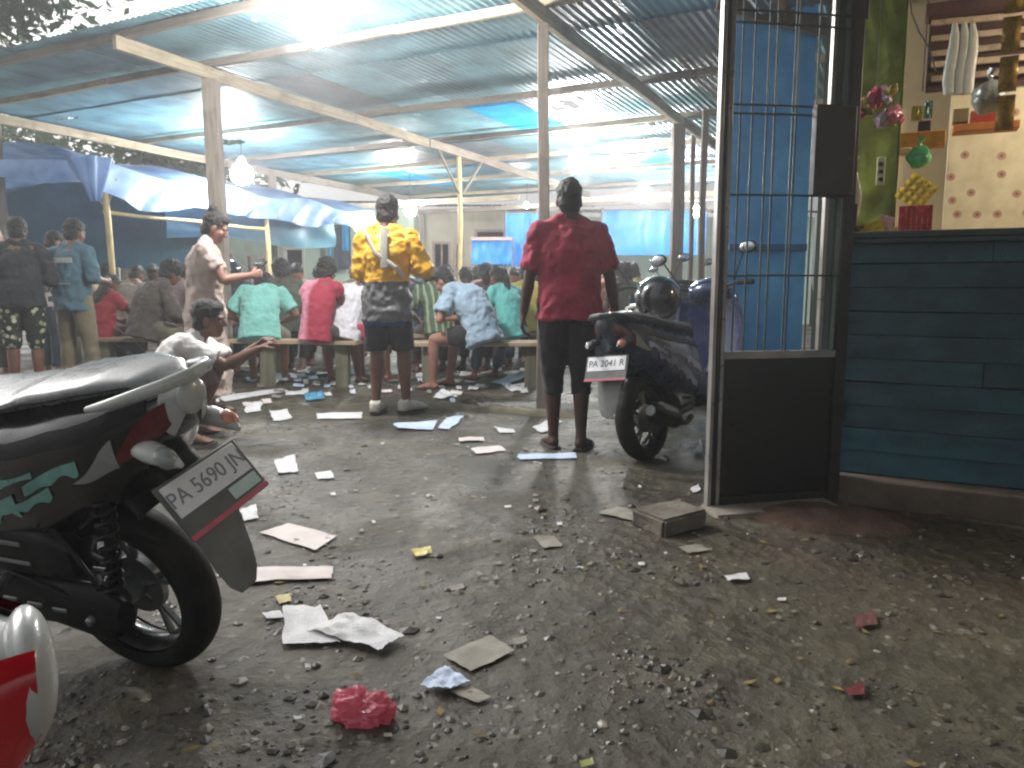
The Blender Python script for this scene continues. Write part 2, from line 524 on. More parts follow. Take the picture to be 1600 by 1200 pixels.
shed = empty('market_shed', O0, label='open timber shed with blue corrugated metal roof over the crowd', cat='shed')
T0, T1 = -1.08, 10.2
S0, S1 = -8.2, 2.55
BEAMS = (-7.75, -3.65, 0.0)
def build_shed():
    # long beams
    for s in BEAMS:
        ts = (-1.05, 3.9, 8.8, T1) if s < 0 else (-1.0, 4.1, 9.0, T1)
        for k in range(3):
            o = .012 * (k % 2)
            stick('beam', RP(ts[k], s + o, -.0), RP(ts[k + 1] - .004, s + o, 0), .055, .12, timber if k else timber_pale, shed, warp=.006)
    # purlins on top of the beams
    for i, t in enumerate((-.95, 0.0, 2.42, 4.2, 5.9, 7.7, 9.6)):
        cuts = (S0 + .1, -5.6 + .4 * (i % 2), -1.9 + .5 * (i % 3), S1 - .1)
        for k in range(3):
            stick('purlin', RP(t, cuts[k], .095), RP(t, cuts[k + 1] - .004, .095), .05, .07, random.choice((timber, timber, timber_pale)), shed, warp=.005)
    # posts
    def post(t, s, w, mat=timber, dz=-.062, round_=False):
        top = RP(t, s, dz); stick('post', (top.x, top.y, -.05), top, w, w, mat, shed, warp=.008 if not round_ else .01, round_=round_, up=(0, 1, 0))
    post(0, -3.65, .14); post(0.0, 0.0, .085); post(3.95, 0.0, .145, timber_dark); post(9.2, -3.65, .12); post(9.4, 0, .12)
    post(0.2, -7.75, .12); post(5, -7.75, .12); post(9.8, -7.75, .12)
    post(4.75, -3.65, .075, bamboo, round_=True)
    # knee brace and hanging tie near the thin pole
    stick('brace', RP(4.1, -3.62, -.05), RP(4.7, -3.62, -.62), .03, .03, timber, shed)
    stick('brace', RP(5.4, -3.62, -.05), RP(4.8, -3.62, -.62), .03, .03, timber, shed)
    # right hand thin posts
    for px, Y, w in ((1080, 10.6, .06), (1097, 9.2, .07)):
        g = At(px, 350, Y); t = (g - O0).dot(U)
        stick('post', (g.x, g.y, -.05), (g.x, g.y, zb(t) - .02), w, w, timber_dark, shed, warp=.006)
    # lower tie beams seen across the far part
    for t, s0, s1, dz in ((6.9, -7.6, -3.7, -.42), (9.3, -7.5, 2.4, -.30), (8.2, -3.5, .1, -.36)):
        stick('tie_beam', RP(t, s0, dz), RP(t, s1, dz), .05, .09, random.choice((timber, timber_pale)), shed, warp=.006)
    # corrugated sheets
    W, PER = .76, .076
    NW = 60
    zinc = M('blue_zinc', '#6c9cae', .42, .25, 2.2, .15, 40, .003, col2='#7dacb8', dirt='#5b5f63', dirt_amt=.55, spec=.5, metal=.15, ovar=.3)
    zinc2 = M('grey_zinc', '#87949d', .42, .25, 2.2, .15, 40, .003, dirt='#6b625b', dirt_amt=.6, spec=.5, metal=.25)
    clear = M('blue_plastic_sheet', '#2fb4e6', .35, .2, 3, transl=.7)
    def hole_list(pts):
        out = []
        for px, py, ru, rv in pts:
            t, s = roof_ts(px, py); out.append((t, s, ru, rv))
        return out
    holes = hole_list([(382, 155, .10, .035), (890, 163, .26, .10), (905, 152, .12, .06), (870, 170, .12, .09), (632, 272, .22, .05), (918, 127, .03, .025), (957, 143, .035, .03),
                       (968, 48, .08, .018), (652, 178, .03, .05), (644, 237, .05, .04), (1018, 193, .12, .05), (1005, 218, .06, .05), (985, 240, .1, .35), (358, 222, .22, .32),
                       (823, 320, .3, .12), (105, 185, .03, .28), (1072, 98, .025, .025), (1037, 172, .03, .03), (400, 32, .05, .03), (972, 10, .04, .03), (878, 192, .02, .02), (892, 189, .02, .02), (866, 194, .02, .02), (855, 196, .02, .02)])
    cy = [roof_ts(*p) for p in ((790, 172), (610, 275), (1030, 238), (805, 322))]
    share = {}
    L = 2.08
    cols = int((S1 - S0) / .72) + 1
    rows = [(T0, T0 + L)]
    while rows[-1][1] < T1: rows.append((rows[-1][1] - .14, rows[-1][1] - .14 + L))
    def sheet_mesh(hs, t0, s0, fine):
        nl = 70 if fine else 3; nw = 76 if fine else NW
        mb = MB(); vs = []
        for j in range(nl + 1):
            for i in range(nw + 1):
                x = W * i / nw; y = L * j / nl
                vs.append((x, y, .0065 * math.cos(2 * math.pi * x / PER)))
        fs = []
        for j in range(nl):
            for i in range(nw):
                if hs:
                    y = t0 + L * (j + .5) / nl; x = s0 + W * (i + .5) / nw; cut = False
                    for (ht, hs_, ru, rv) in hs:
                        q = ((y - ht) / ru) ** 2 + ((x - hs_) / rv) ** 2
                        if q < 1 + .7 * noise.noise((x * 14, y * 14, 1)): cut = True
                    if cut: continue
                a = j * (nw + 1) + i
                fs.append((a, a + 1, a + nw + 2, a + nw + 1))
        mb.add(vs, fs); me = mb.mesh('sheet'); me.shade_smooth(); return me
    for r, (t0, t1) in enumerate(rows):
        for c in range(cols):
            s0 = S0 + .72 * c
            hs = [h for h in holes if t0 - .3 < h[0] < t1 + .3 and s0 - .3 < h[1] < s0 + W + .3]
            mat = zinc if (random.random() < .93) else zinc2
            if any(t0 <= q[0] <= t1 - .14 and s0 <= q[1] <= s0 + .72 for q in cy): mat = clear
            if hs: me = sheet_mesh(hs, t0, s0, True); me.materials.append(mat)
            else:
                if mat.name not in share:
                    share[mat.name] = sheet_mesh(None, 0, 0, False); share[mat.name].materials.append(mat)
                me = share[mat.name]
            o = link('roof_sheet', me)
            p = RP(t0, s0, .150 + .004 * (r % 2) * 0 + .0025 * (c % 2) + random.random() * .004)
            tilt = math.atan(-.018) + .010
            o.matrix_basis = Matrix.Translation(p) @ Matrix((V, U, Vector((0, 0, 1)))).transposed().to_4x4() @ Matrix.Rotation(tilt, 4, 'X') @ Matrix.Rotation(R((random.random() - .5) * .5), 4, 'Z')
            keep(o, shed)
build_shed()

# ------------------------------------------------------------------ lit bulbs hanging from the roof
def lamp_emit(name, strength, col=(1, .97, .93)):
    m = bpy.data.materials.new(name); t = NT(m)
    t.b.inputs['Base Color'].default_value = (.9, .9, .9, 1)
    t.b.inputs['Emission Color'].default_value = (*col, 1); t.b.inputs['Emission Strength'].default_value = strength
    t.b.inputs['Roughness'].default_value = .4
    return m
sock_mat = M('lamp_socket_plastic', '#d8d6d0', .5, .1)
cord_mat = M('black_cord', '#17171a', .6, .1)
EM = {}
def bulb(px, py, Y, r, strength, label, top=None, col=(1, .97, .93)):
    p = At(px, py, Y)
    t = (p - O0).dot(U)
    zt = top if top is not None else zb(t) + .12
    e = empty('hanging_bulb', p, label=label, cat='bulb', group='lit bulbs hanging under the shed roof')
    mb = MB(); prof = []
    for k in range(13):
        a = math.pi * k / 12
        rr = r * math.sin(a); h = -r * math.cos(a)
        if k > 8: rr = max(rr, r * .36)
        prof.append((max(rr, .001), h))
    mb.lathe(prof, 24)
    key = (round(strength), col)
    if key not in EM: EM[key] = lamp_emit('bulb_glow', strength, col)
    mk('glass_globe', mb, EM[key], e)
    mb = MB(); mb.lathe([(r * .37, r * .93), (r * .40, r * 1.25), (r * .30, r * 1.6), (r * .12, r * 1.75), (.001, r * 1.76)], 16)
    mk('socket', mb, sock_mat, e)
    mb = MB(); mb.tube([(0, 0, r * 1.7), (.006, .004, (r * 1.7 + zt - p.z) / 2), (0, 0, max(zt - p.z, r * 1.8))], .004, 6)
    mk('cord', mb, cord_mat, e)
bulb(493, 40, 5.75, .14, 300, 'large dazzling bulb nearest the camera at the top of the picture')
bulb(378, 272, 11.3, .15, 200, 'bright bulb behind the left square post above the blue tarpaulin')
bulb(905, 254, 11.0, .15, 260, 'bright bulb just right of the central post above the red shirt')
bulb(1005, 303, 14.2, .14, 240, 'bright bulb in front of the blue wall right of the red shirt')
bulb(1088, 331, 15.2, .10, 300, 'small bulb beside the gate post at the far right')
bulb(641, 329, 15.0, .11, 300, 'far bulb just right of the yellow jacket man\'s head')
bulb(823, 321, 16.2, .05, 240, 'tiny far bulb left of the red shirt man\'s shoulder')
# ================================================================== behind and beside the crowd
tarp_blue = M('blue_tarpaulin', '#6f9bdc', .38, .22, 2.0, .25, 26, .012, col2='#a8c4ee', transl=.35)
tarp_deep = M('deep_blue_tarpaulin', '#1f86e0', .42, .16, 2.2, .25, 22, .012, transl=.12)
tarp_teal = M('dark_teal_tarpaulin', '#3f7488', .5, .25, 1.6, .3, 14, .02)

def cloth_grid(fn, nu, nv): 
    mb = MB(); mb.grid(fn, nu, nv); return mb

# ---- blue tarpaulin canopy on bamboo poles, left
def build_canopy():
    A = At(148, 250, 9.8)                    # near corner
    B = At(582, 330, 15.6)                   # far corner
    Lc = A + Vector((-4.2, -.35, -.04))      # goes out of the picture to the left
    e = empty('tarpaulin_canopy', (A.x, A.y, 0), label='blue tarpaulin canopy with crumpled valance on bamboo poles at left', cat='canopy')
    back = V * -3.6
    def edge(P, Q, k): return P.lerp(Q, k)
    # top sheet
    def top(a, b):
        p = edge(A, B, a) + back * b
        sag = -.10 * math.sin(a * math.pi * 3) ** 2 + .35 * math.sin(b * math.pi) + .03 * noise.noise((a * 9, b * 7, 2))
        return p + Vector((0, 0, sag))
    mkw('top_sheet', cloth_grid(top, 60, 20), tarp_blue, e)
    # valance along the right side
    def val(a, b):
        p = edge(A, B, a)
        h = (.30 + .08 * math.sin(a * 21) + .10 * abs(math.sin(a * 8.0)) + .06 * (1 - a)) * b
        fold = .05 * noise.noise((a * 34 + b * 3, b * 1.4, 5)) * b + .03 * math.sin(a * 70 + b * 5) * b
        sag = -.10 * math.sin(a * math.pi * 3) ** 2
        return p + V * (.03 + fold + .06 * b) + Vector((0, 0, sag - h)) + U * (.05 * b * math.sin(a * 40))
    mkw('valance', cloth_grid(val, 220, 10), tarp_blue, e)
    def val2(a, b):
        p = edge(A, Lc, a)
        h = (.22 + .08 * a - .16 * math.exp(-a * 9) * 0 + .06 * math.sin(a * 14)) * b
        fold = .04 * noise.noise((a * 20 + b * 2, b * 1.2, 8)) * b
        return p + Vector((0, -.02 - fold - .05 * b, -h))
    mkw('valance', cloth_grid(val2, 110, 8), tarp_blue, e)
    # gathered corner hanging round the pole
    mb = MB()
    def gat(a, b):
        q = a * 2 * math.pi; r = (.20 - .15 * b) * (1 + .22 * math.sin(q * 5 + 1))
        return A + Vector((math.cos(q) * r, math.sin(q) * r - .05, .02 - .52 * b))
    mb.grid(gat, 48, 10); mkw('gathered_corner', mb, tarp_blue, e)
    # side sheets inside, dark teal
    def side(P, Q, drop, seed):
        def fn(a, b):
            p = P.lerp(Q, a)
            return p + Vector((.06 * noise.noise((a * 8, b * 2, seed)), .08 * noise.noise((a * 7, b * 2, seed + 4)), -drop * b * (1 + .08 * math.sin(a * 7 + seed))))
        mkw('side_sheet', cloth_grid(fn, 40, 12), tarp_teal, e)
    side(A + Vector((-5.2, 1.9, .05)), A + Vector((.0, 3.2, .10)), 1.35, 1)
    side(A + Vector((-.05, 2.0, -.2)), A + Vector((1.9, 4.6, -.25)), .62, 9)
    # poles
    for p, h in ((A + Vector((.06, .1, 0)), A.z - .12), (A.lerp(B, .5), A.z - .3), (B + Vector((-.05, 0, 0)), B.z), (A + Vector((-3.9, 0, 0)), A.z)):
        stick('pole', (p.x + .05, p.y, -.03), (p.x - .02, p.y, h), .075, .075, bamboo, e, round_=True, warp=.012)
    stick('pole', A + Vector((0, .12, -.62)), A.lerp(B, .5) + Vector((0, .05, -.60)), .05, .05, bamboo, e, round_=True, warp=.01)
    # two forked ties to the pole head
    stick('tie', A + Vector((.04, .08, -.55)), A + Vector((-.20, -.02, -.22)), .022, .022, bamboo, e, round_=True)
    stick('tie', A + Vector((.08, .08, -.55)), A + Vector((.14, .22, -.2)), .022, .022, bamboo, e, round_=True)
build_canopy()

# ---- bamboo mat fence under the canopy
def build_mat_fence():
    P = At(60, 470, 14.6); Q = At(345, 470, 15.4)
    e = empty('bamboo_fence', (P.x, P.y, 0), label='pale split bamboo fence under the dark canopy sheet at left', cat='fence')
    d = Q - P; n = 26
    pale = M('split_bamboo', '#c9bd9c', .7, .3, 6, .3, 60, .004, dirt='#8a7a5a')
    mb = MB(); mb.box((0, 0, .92), (.16, .018, 1.84)); base = mb.mesh('slat'); base.materials.append(pale)
    for i in range(n):
        p = P + d * (i / n)
        o = link('slat', base); o.location = (p.x, p.y + .012 * (i % 2), -.02); o.rotation_euler = (0, R(random.uniform(-.8, .8)), math.atan2(d.y, d.x)); o.scale = (d.length / n / .16 * .97, 1, random.uniform(.95, 1.05))
        keep(o, e)
    for z in (.4, 1.5):
        stick('rail', (P.x, P.y + .05, z), (Q.x, Q.y + .05, z), .05, .05, bamboo, e, round_=True)
build_mat_fence()

# ---- low houses closing the yard behind the shed
mint = M('mint_plaster', '#bdd0be', .8, .12, 1.2, .2, 50, .004, dirt='#9aa695', dirt_amt=.4)
cream = M('cream_plaster', '#cfc8b4', .8, .14, 1.2, .2, 50, .004, dirt='#9c9280', dirt_amt=.4)
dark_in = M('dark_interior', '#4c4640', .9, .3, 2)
pinkwood = wood('pinkish_timber', '#c2aaa0', .75)
trim = wood('trim_timber', '#d6d2c6', .7)

def house(name, px0, px1, Y, ztop, wallmat, label, openings, frame_mat=trim):
    """wall facing the yard with real openings; each door or window is a part with a frame"""
    a = At(px0, 440, Y); b = At(px1, 440, Y); L = b.x - a.x
    e = empty(name, (a.x, Y, 0), label=label, cat='house')
    xs = [0.0]; 
    ops = sorted(openings)
    x = 0.0; k = .12
    def seg(x0, x1, z0, z1):
        if x1 - x0 > .01 and z1 - z0 > .01:
            mb = MB(); mb.box(((x0 + x1) / 2, k / 2, (z0 + z1) / 2), (x1 - x0, k, z1 - z0)); mk('wall', mb, wallmat, e, smooth=0)
    for (p0, p1, z0, z1, kind) in ops:
        x0 = At(p0, 440, Y).x - a.x; x1 = At(p1, 440, Y).x - a.x
        seg(x, x0, -.05, ztop); seg(x0, x1, -.05, z0); seg(x0, x1, z1, ztop)
        w = .06
        mb = MB()
        for c, s in ((((x0 + w / 2), -.012 + k / 2, (z0 + z1) / 2), (w, k + .05, z1 - z0)), (((x1 - w / 2), -.012 + k / 2, (z0 + z1) / 2), (w, k + .05, z1 - z0)),
                     (((x0 + x1) / 2, -.012 + k / 2, z1 - w / 2), (x1 - x0 - 2 * w, k + .046, w)), (((x0 + x1) / 2, -.012 + k / 2, z0 + w / 2), (x1 - x0 - 2 * w, k + .046, w))):
            mb.box(c, s)
        fr = mk('window' if kind != 'door' else 'doorway', mb, frame_mat, e, smooth=0)
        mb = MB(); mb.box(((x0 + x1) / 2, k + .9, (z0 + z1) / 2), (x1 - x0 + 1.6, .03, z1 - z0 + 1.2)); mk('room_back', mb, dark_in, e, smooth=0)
        if kind == 'window':
            mb = MB(); mb.box(((x0 + x1) / 2, k / 2, (z0 + z1) / 2), (.04, .05, z1 - z0 - 2 * w)); mk('mullion', mb, frame_mat, fr, smooth=0)
        x = x1
    seg(x, L, -.05, ztop)
    # side returns and low sheet roof
    mb = MB(); mb.box((-.06, 2.0, ztop / 2), (.12, 4.0, ztop)); mk('wall', mb, wallmat, e, smooth=0)
    mb = MB(); mb.box((L + .06, 2.0, ztop / 2), (.12, 4.0, ztop)); mk('wall', mb, wallmat, e, smooth=0)
    mb = MB()
    def rf(u, v_): return (-.4 + (L + .8) * u, -.7 + 5 * v_, ztop + .06 + .5 * v_ + .02 * math.cos(u * (L + .8) / .15 * 6.28))
    mb.grid(rf, int((L + .8) / .02), 3); mk('roof', mb, M('rusty_sheet_roof', '#5b5350', .6, .3, 2, dirt='#6b3f28'), e, solid=.004)
    return e
house('mint_house', 350, 640, 18.2, 2.75, mint, 'low mint green house with dark doorways behind the teal shirt', [(354, 369, 0.05, 1.75, 'door'), (384, 398, .9, 1.7, 'window'), (408, 420, 1.0, 1.65, 'window'), (444, 478, 0.05, 1.85, 'door')])
house('cream_house', 645, 900, 19.6, 2.8, cream, 'low cream house with dark windows and pinkish frames behind the crowd\'s centre', [(676, 705, .85, 2.05, 'window'), (710, 725, .85, 2.05, 'window'), (742, 790, .05, 2.35, 'door')], pinkwood)
house('pale_green_house', 905, 1260, 19.0, 2.6, mint, 'long pale green house beyond the parked scooters at right', [(1110, 1150, .05, 1.9, 'door')])

# ---- blue tarpaulin screens in front of the houses
def screen(px0, px1, Y, z0, z1, label, rail=True, seed=0):
    a = At(px0, 440, Y); b = At(px1, 440, Y)
    e = empty('tarpaulin_screen', (a.x, Y, 0), label=label, cat='tarpaulin', group='blue tarpaulin screens at the back')
    def fn(u, v_): return (a.x + (b.x - a.x) * u, Y + .05 * noise.noise((u * 6 + seed, v_ * 2, seed)) + .015 * math.sin(u * 30), z0 + (z1 - z0) * v_)
    mkw('sheet', cloth_grid(fn, 40, 10), tarp_deep, e)
    for p in (a, b): stick('pole', (p.x, Y + .05, -.03), (p.x, Y + .05, z1 + .06), .06, .06, timber, e, round_=True)
    if rail: stick('rail', (a.x, Y - .05, z1 + .03), (b.x, Y - .05, z1 + .03), .05, .07, pinkwood, e)
screen(737, 800, 16.6, 1.42, 1.92, 'low blue tarpaulin sheet under a pinkish rail left of the red shirt', seed=1)
screen(790, 850, 17.0, 1.38, 2.52, 'upper blue tarpaulin sheet touching the red shirt man\'s left shoulder', False, seed=4)
screen(940, 1100, 16.8, 1.62, 2.56, 'wide blue tarpaulin sheet behind the bulb and parked scooters', False, seed=7)

# ---- washing hung against the mint wall
def washing():
    a = At(510, 345, 17.9); b = At(560, 345, 17.9)
    rope = empty('clothes_line', (a.x, a.y, 0), label='cord with washing strung along the mint wall', cat='clothes line')
    mb = MB(); mb.tube([a + Vector((-.9, .02, .05)), a, b, b + Vector((.5, .02, .08))], .006, 6); mkw('cord', mb, cord_mat, rope)
    for px0, px1, py1, col, lab in ((511, 519, 402, '#4d93b5', 'narrow pale blue cloth hung on the mint wall'), (521, 549, 420, '#3c4652', 'dark trousers hung on the mint wall'), (535, 546, 392, '#2f93cc', 'bright blue cloth hung over the dark trousers')):
        p = At(px0, 362, 17.88); q = At(px1, py1, 17.88)
        y0 = p.y - (.04 if '2f93cc' in col else 0)
        def fn(u, v_): return (p.x + (q.x - p.x) * u, y0 + .02 * math.sin(u * 9) * (1 - v_), q.z + (p.z + .16 - q.z) * v_)
        o = mk('hung_cloth', cloth_grid(fn, 10, 10), M('hung_cloth_' + col[1:], col, .85, .2, 8), solid=.006)
        tag(o, lab, 'cloth')
washing()

# ---- trees
def tree(base, h, crown_c, crown_r, nleaf, label, seed, leaf=.10, col='#3f5a30'):
    rg = random.Random(seed); base = Vector(base); crown_c = Vector(crown_c)
    e = empty('leafy_tree', base, label=label, cat='tree', group='trees round the yard')
    mb = MB()
    top = Vector((crown_c.x * .8 + base.x * .2, crown_c.y * .8 + base.y * .2, crown_c.z))
    mb.tube([base + Vector((0, 0, -.1)), base.lerp(top, .4) + Vector((.15, .05, 0)), base.lerp(top, .75), top], [.22, .17, .12, .06], 10)
    tips = []
    for k in range(16):
        q = rg.random() * 6.28; el = rg.uniform(-.2, .9)
        d = Vector((math.cos(q) * math.cos(el), math.sin(q) * math.cos(el), math.sin(el)))
        st = base.lerp(top, rg.uniform(.6, .98))
        en = crown_c + Vector((d.x * crown_r[0], d.y * crown_r[1], d.z * crown_r[2])) * rg.uniform(.6, 1)
        mb.tube([st, st.lerp(en, .5) + Vector((0, 0, .2)), en], [.05, .03, .012], 6)
        tips += [st.lerp(en, j) for j in (.4, .55, .7, .85, 1)]
    mkw('trunk', mb, wood('bark', '#54483c', .9), e)
    mb = MB()
    cl = [(p + Vector((rg.gauss(0, .25), rg.gauss(0, .25), rg.gauss(0, .2))), rg.uniform(.3, .65)) for p in tips]
    for _ in range(nleaf):
        c, r = rg.choice(cl)
        p = c + Vector((rg.gauss(0, r), rg.gauss(0, r), rg.gauss(0, r * .7)))
        a = Vector((rg.gauss(0, 1), rg.gauss(0, 1), rg.gauss(-.3, .6))).normalized(); b = a.orthogonal().normalized()
        b = Matrix.Rotation(rg.random() * 6.28, 3, a) @ b
        L = leaf * rg.uniform(.7, 1.4); w = L * .42; nn = a.cross(b) * L * .12
        mb.add([p - a * L, p + b * w + nn, p + a * L, p - b * w + nn], [(0, 1, 2), (0, 2, 3)])
    mkw('crown', mb, M('leaf_' + str(seed), col, .5, .45, 1.1, transl=.35, rnd=False), e, smooth=0)
tree((-8.6, 12.2, 0), 6, (-7.6, 11.6, 5.6), (2.2, 2.0, 1.1), 3600, 'tree whose leaves hang over the roof at top left', 3, .10)
tree((-9.5, 21, 0), 6, (-9.0, 21.0, 4.9), (5.2, 2.6, 1.7), 8000, 'leafy tree seen between the canopy and the shed roof', 5, .14, '#53703f')
tree((7.6, 19.5, 0), 6, (5.2, 18.6, 5.2), (2.6, 2.6, 2.4), 5000, 'tree glimpsed beside the gate post at upper right', 8, .13)
# ================================================================== kiosk, gate and blue pillar at the right
W0 = Vector((1.57, 3.66, 0))
def SP(x, y, z): return W0 + V * x + U * y + Vector((0, 0, z))
def shop_hit(px, py, d):
    """local (x, z) where the sight line crosses the upright plane d metres behind the counter front"""
    a = At(px, py, 1.0); r = a - Vector((0, 0, CAM_H)); o = Vector((0, 0, CAM_H))
    k = ((W0 + U * d) - o).dot(U) / r.dot(U)
    p = o + r * k
    return (p - W0).dot(V), p.z
SROT = (0, 0, -YAW)
plank_mat = M('blue_green_board_paint', '#1b3d4d', .42, .3, 5, .3, 70, .004, col2='#1e4852', dirt='#142429', dirt_amt=.8, ovar=.5)
sill_mat = M('dark_sill_paint', '#2c3d3e', .45, .3, 6, .3, 60, .003)
concrete = M('grey_concrete', '#7d766c', .85, .25, 6, .5, 80, .004, dirt='#4d443a', dirt_amt=.7)
kiosk = empty('kiosk', W0, SROT, 'small kiosk with dark blue board front and warmly lit counter opening', 'kiosk')
nail = M('rusty_nail', '#3a2a22', .7, .3)
def build_kiosk():
    e = kiosk
    mb = MB(); mb.box((1.25, .06, .055), (2.7, .30, .15)); mk('plinth', mb, M('muddy_plinth', '#5c5045', .9, .35, 5, .6, 50, .008, dirt='#352c24', dirt_amt=.8), e, bevel=.012)
    n = 10; h = 1.11 / n
    for i in range(n):
        z = .135 + h * (i + .5); cut = (.92, 1.55, .6, 1.25, 1.8)[(i * 3) % 5]
        for x0, x1 in ((0, cut), (cut + .003, 2.56)):
            mb = MB(); hh = h - random.uniform(.002, .006); w = x1 - x0
            mb.grid(lambda a, b: ((a - .5) * w, -.011 - .003 * noise.noise((a * w * 3 + i, b * 2, i)) , (b - .5) * hh + .003 * noise.noise((a * w * 4, i * 3.1, b * 3))), max(6, int(w * 24)), 4)
            mb.box((0, .002, 0), (w - .004, .018, hh - .004))
            o = mk('plank', mb, plank_mat, e, smooth=40); o.location = (-.01 + (x0 + x1) / 2, .02 + random.uniform(-.005, .005), z)
            o.rotation_euler = (R(random.uniform(-4.2, -2.4)), R(random.uniform(-.25, .25)), R(random.uniform(-.2, .2)))
            for nx in (-w / 2 + .03, w / 2 - .03):
                mb = MB(); mb.ellipsoid((nx, -.014, random.uniform(-.02, .02)), (.004, .002, .004), None, 8, 6); mk('nail_head', mb, nail, o)
    mb = MB(); mb.box((1.27, .06, .69), (2.54, .03, 1.1)); mk('backing_board', mb, M('black_backing', '#14181a', .9, .2), e, smooth=0)
    mb = MB(); mb.box((1.27, .10, 1.262), (2.62, .30, .03)); mk('sill', mb, sill_mat, e, bevel=.005)
    mb = MB(); mb.box((1.27, -.015, 1.235), (2.6, .05, .022)); mk('batten', mb, sill_mat, e, bevel=.004)
    # corner posts
    for x in (-.02, 2.56):
        mb = MB(); mb.box((x, .08, 1.45), (.06, .09, 2.9)); mk('corner_post', mb, M('dark_post_paint', '#22343a', .5, .3, 5), e, smooth=0, bevel=.004)
    # inside: floor deck, back wall, left wall, ceiling
    mb = MB(); mb.box((1.27, 1.45, 1.5), (2.7, .04, 3.0)); mk('back_wall', mb, M('beige_plaster', '#c9b690', .8, .12, 3, .2, 60, .003), e, smooth=0)
    mb = MB(); mb.box((2.64, .75, 1.5), (.04, 1.4, 3.0)); mk('side_wall', mb, M('beige_side', '#b79a6a', .8, .15, 3), e, smooth=0)
    mb = MB(); mb.box((1.27, .80, 1.0), (2.5, 1.2, .03)); mk('inner_shelf', mb, M('shelf_board', '#9a7b50', .7, .2), e, smooth=0)
    # green wall strip and switch
    x0, _ = shop_hit(1318, 200, .55); x1, _ = shop_hit(1404, 200, .55)
    mb = MB()
    def gw(a, b):
        x = x0 + (x1 - x0) * a; z = .2 + 2.8 * b
        return (x, .55 + .010 * noise.noise((x * 14, z * 9, 3)), z)
    mb.grid(gw, 24, 120)
    green = M('green_paint', '#6d8036', .55, .35, 5, .4, 30, .006, col2='#8a983f', dirt='#3c4c22', dirt_amt=.8)
    mk('green_wall', mb, green, e)
    mb = MB(); mb.box(((x0 + x1) / 2, .60, 1.6), (x1 - x0 + .02, .07, 2.8)); mk('green_wall_core', mb, green, e, smooth=0)
    mb = MB(); mb.box((-.11, .64, 1.5), (.18, .05, 3.0)); mk('outer_wall', mb, M('grey_green_board', '#56645f', .7, .25, 3, dirt='#39423f'), e, smooth=0)
    # unseen sheet-metal roof added above the frame to shade the foreground
    mb = MB()
    def aw(a, b): return (-.75 + 6.2 * a, -3.75 + 5.4 * b, 2.44 + .40 * b + .009 * math.cos(a * 6.2 / .076 * 6.283))
    mb.grid(aw, 640, 3); mk('added_shade_sheet', mb, M('shade_sheet_zinc', '#77858a', .5, .2, 2, metal=.2, dirt='#5a4a40'), e)
    for x in (-.55, 1.2, 2.6, 4.0, 5.3):
        mb = MB(); mb.bar((x, -3.7, 2.395), (x, 1.5, 2.778), .045, .06); mk('added_shade_rafter', mb, timber_dark, e, smooth=0)
build_kiosk()

# ---- printed oilcloth panel on the back wall
def wallpaper_mat():
    m = bpy.data.materials.new('dotted_print'); t = NT(m)
    vec = t.coord(False)
    vo = t.n('TexVoronoi', voronoi_dimensions='2D'); vo.inputs['Scale'].default_value = 8.5; vo.inputs['Randomness'].default_value = .8
    sx = t.sep(vec); cx = t.n('CombineXYZ'); t.l(sx[0], cx.inputs[0]); t.l(sx[2], cx.inputs[1]); t.l(cx.outputs[0], vo.inputs['Vector'])
    d = vo.outputs['Distance']
    disc = t.ramp(d, [(.17, (1, 1, 1)), (.21, (0, 0, 0))])
    core = t.ramp(d, [(.05, (1, 1, 1)), (.09, (0, 0, 0))])
    sel = t.ramp(vo.outputs['Color'], [(.38, (0, 0, 0)), (.42, (1, 1, 1))])
    bg = t.ramp(t.noise(vec, 9, 4), [(.35, lin('#cbbf9e')), (.65, lin('#ddd2b4'))])
    ring = t.mix(core, lin('#b0907c'), lin('#94504c'))
    k = t.n('Math', operation='MULTIPLY'); t.l(disc, k.inputs[0]); t.l(sel, k.inputs[1])
    t.base(t.mix(k.outputs[0], bg, ring)); t.b.inputs['Roughness'].default_value = .4
    return m
def panel(name, px0, py0, px1, py1, d, th, mat, label=None, cat=None, parent=None, bevel=.004, rot=0.0, jit=0.0):
    """a box-shaped thing standing or hanging d metres inside the counter, sized from the photograph"""
    pm = (px0 + min(px1, 1600)) / 2; xa = shop_hit(px0, py1, d)[0]; xb = shop_hit(px1, py0, d)[0]; za = shop_hit(pm, py1, d)[1]; zc = shop_hit(pm, py0, d)[1]
    mb = MB(); w, h = xb - xa, zc - za
    if jit:
        def fr(a, b): return (-w / 2 + w * a, -th / 2 - jit * noise.noise((a * 5, b * 5, px0)) * (1 if 0 < a < 1 else 0), -h / 2 + h * b)
        mb.grid(fr, 10, 10)
        mb.grid(lambda a, b: (-w / 2 + w * a, th / 2, -h / 2 + h * b), 1, 1)
        for a0 in (-w / 2, w / 2): mb.grid(lambda a, b: (a0, -th / 2 + th * a, -h / 2 + h * b), 1, 1)
    else: mb.box((0, 0, 0), (w, th, h))
    o = mk(name, mb, mat, None, bevel=0 if jit else bevel)
    c = SP((xa + xb) / 2, d, (za + zc) / 2)
    o.location = c; o.rotation_euler = (0, R(rot), -YAW)
    if parent is not None: keep(o, parent)
    if label: tag(o, label, cat)
    return o
panel('printed_panel', 1470, 140, 1720, 375, 1.30, .012, wallpaper_mat(), 'cream oilcloth printed with reddish rings on the kiosk wall', 'wall cloth')

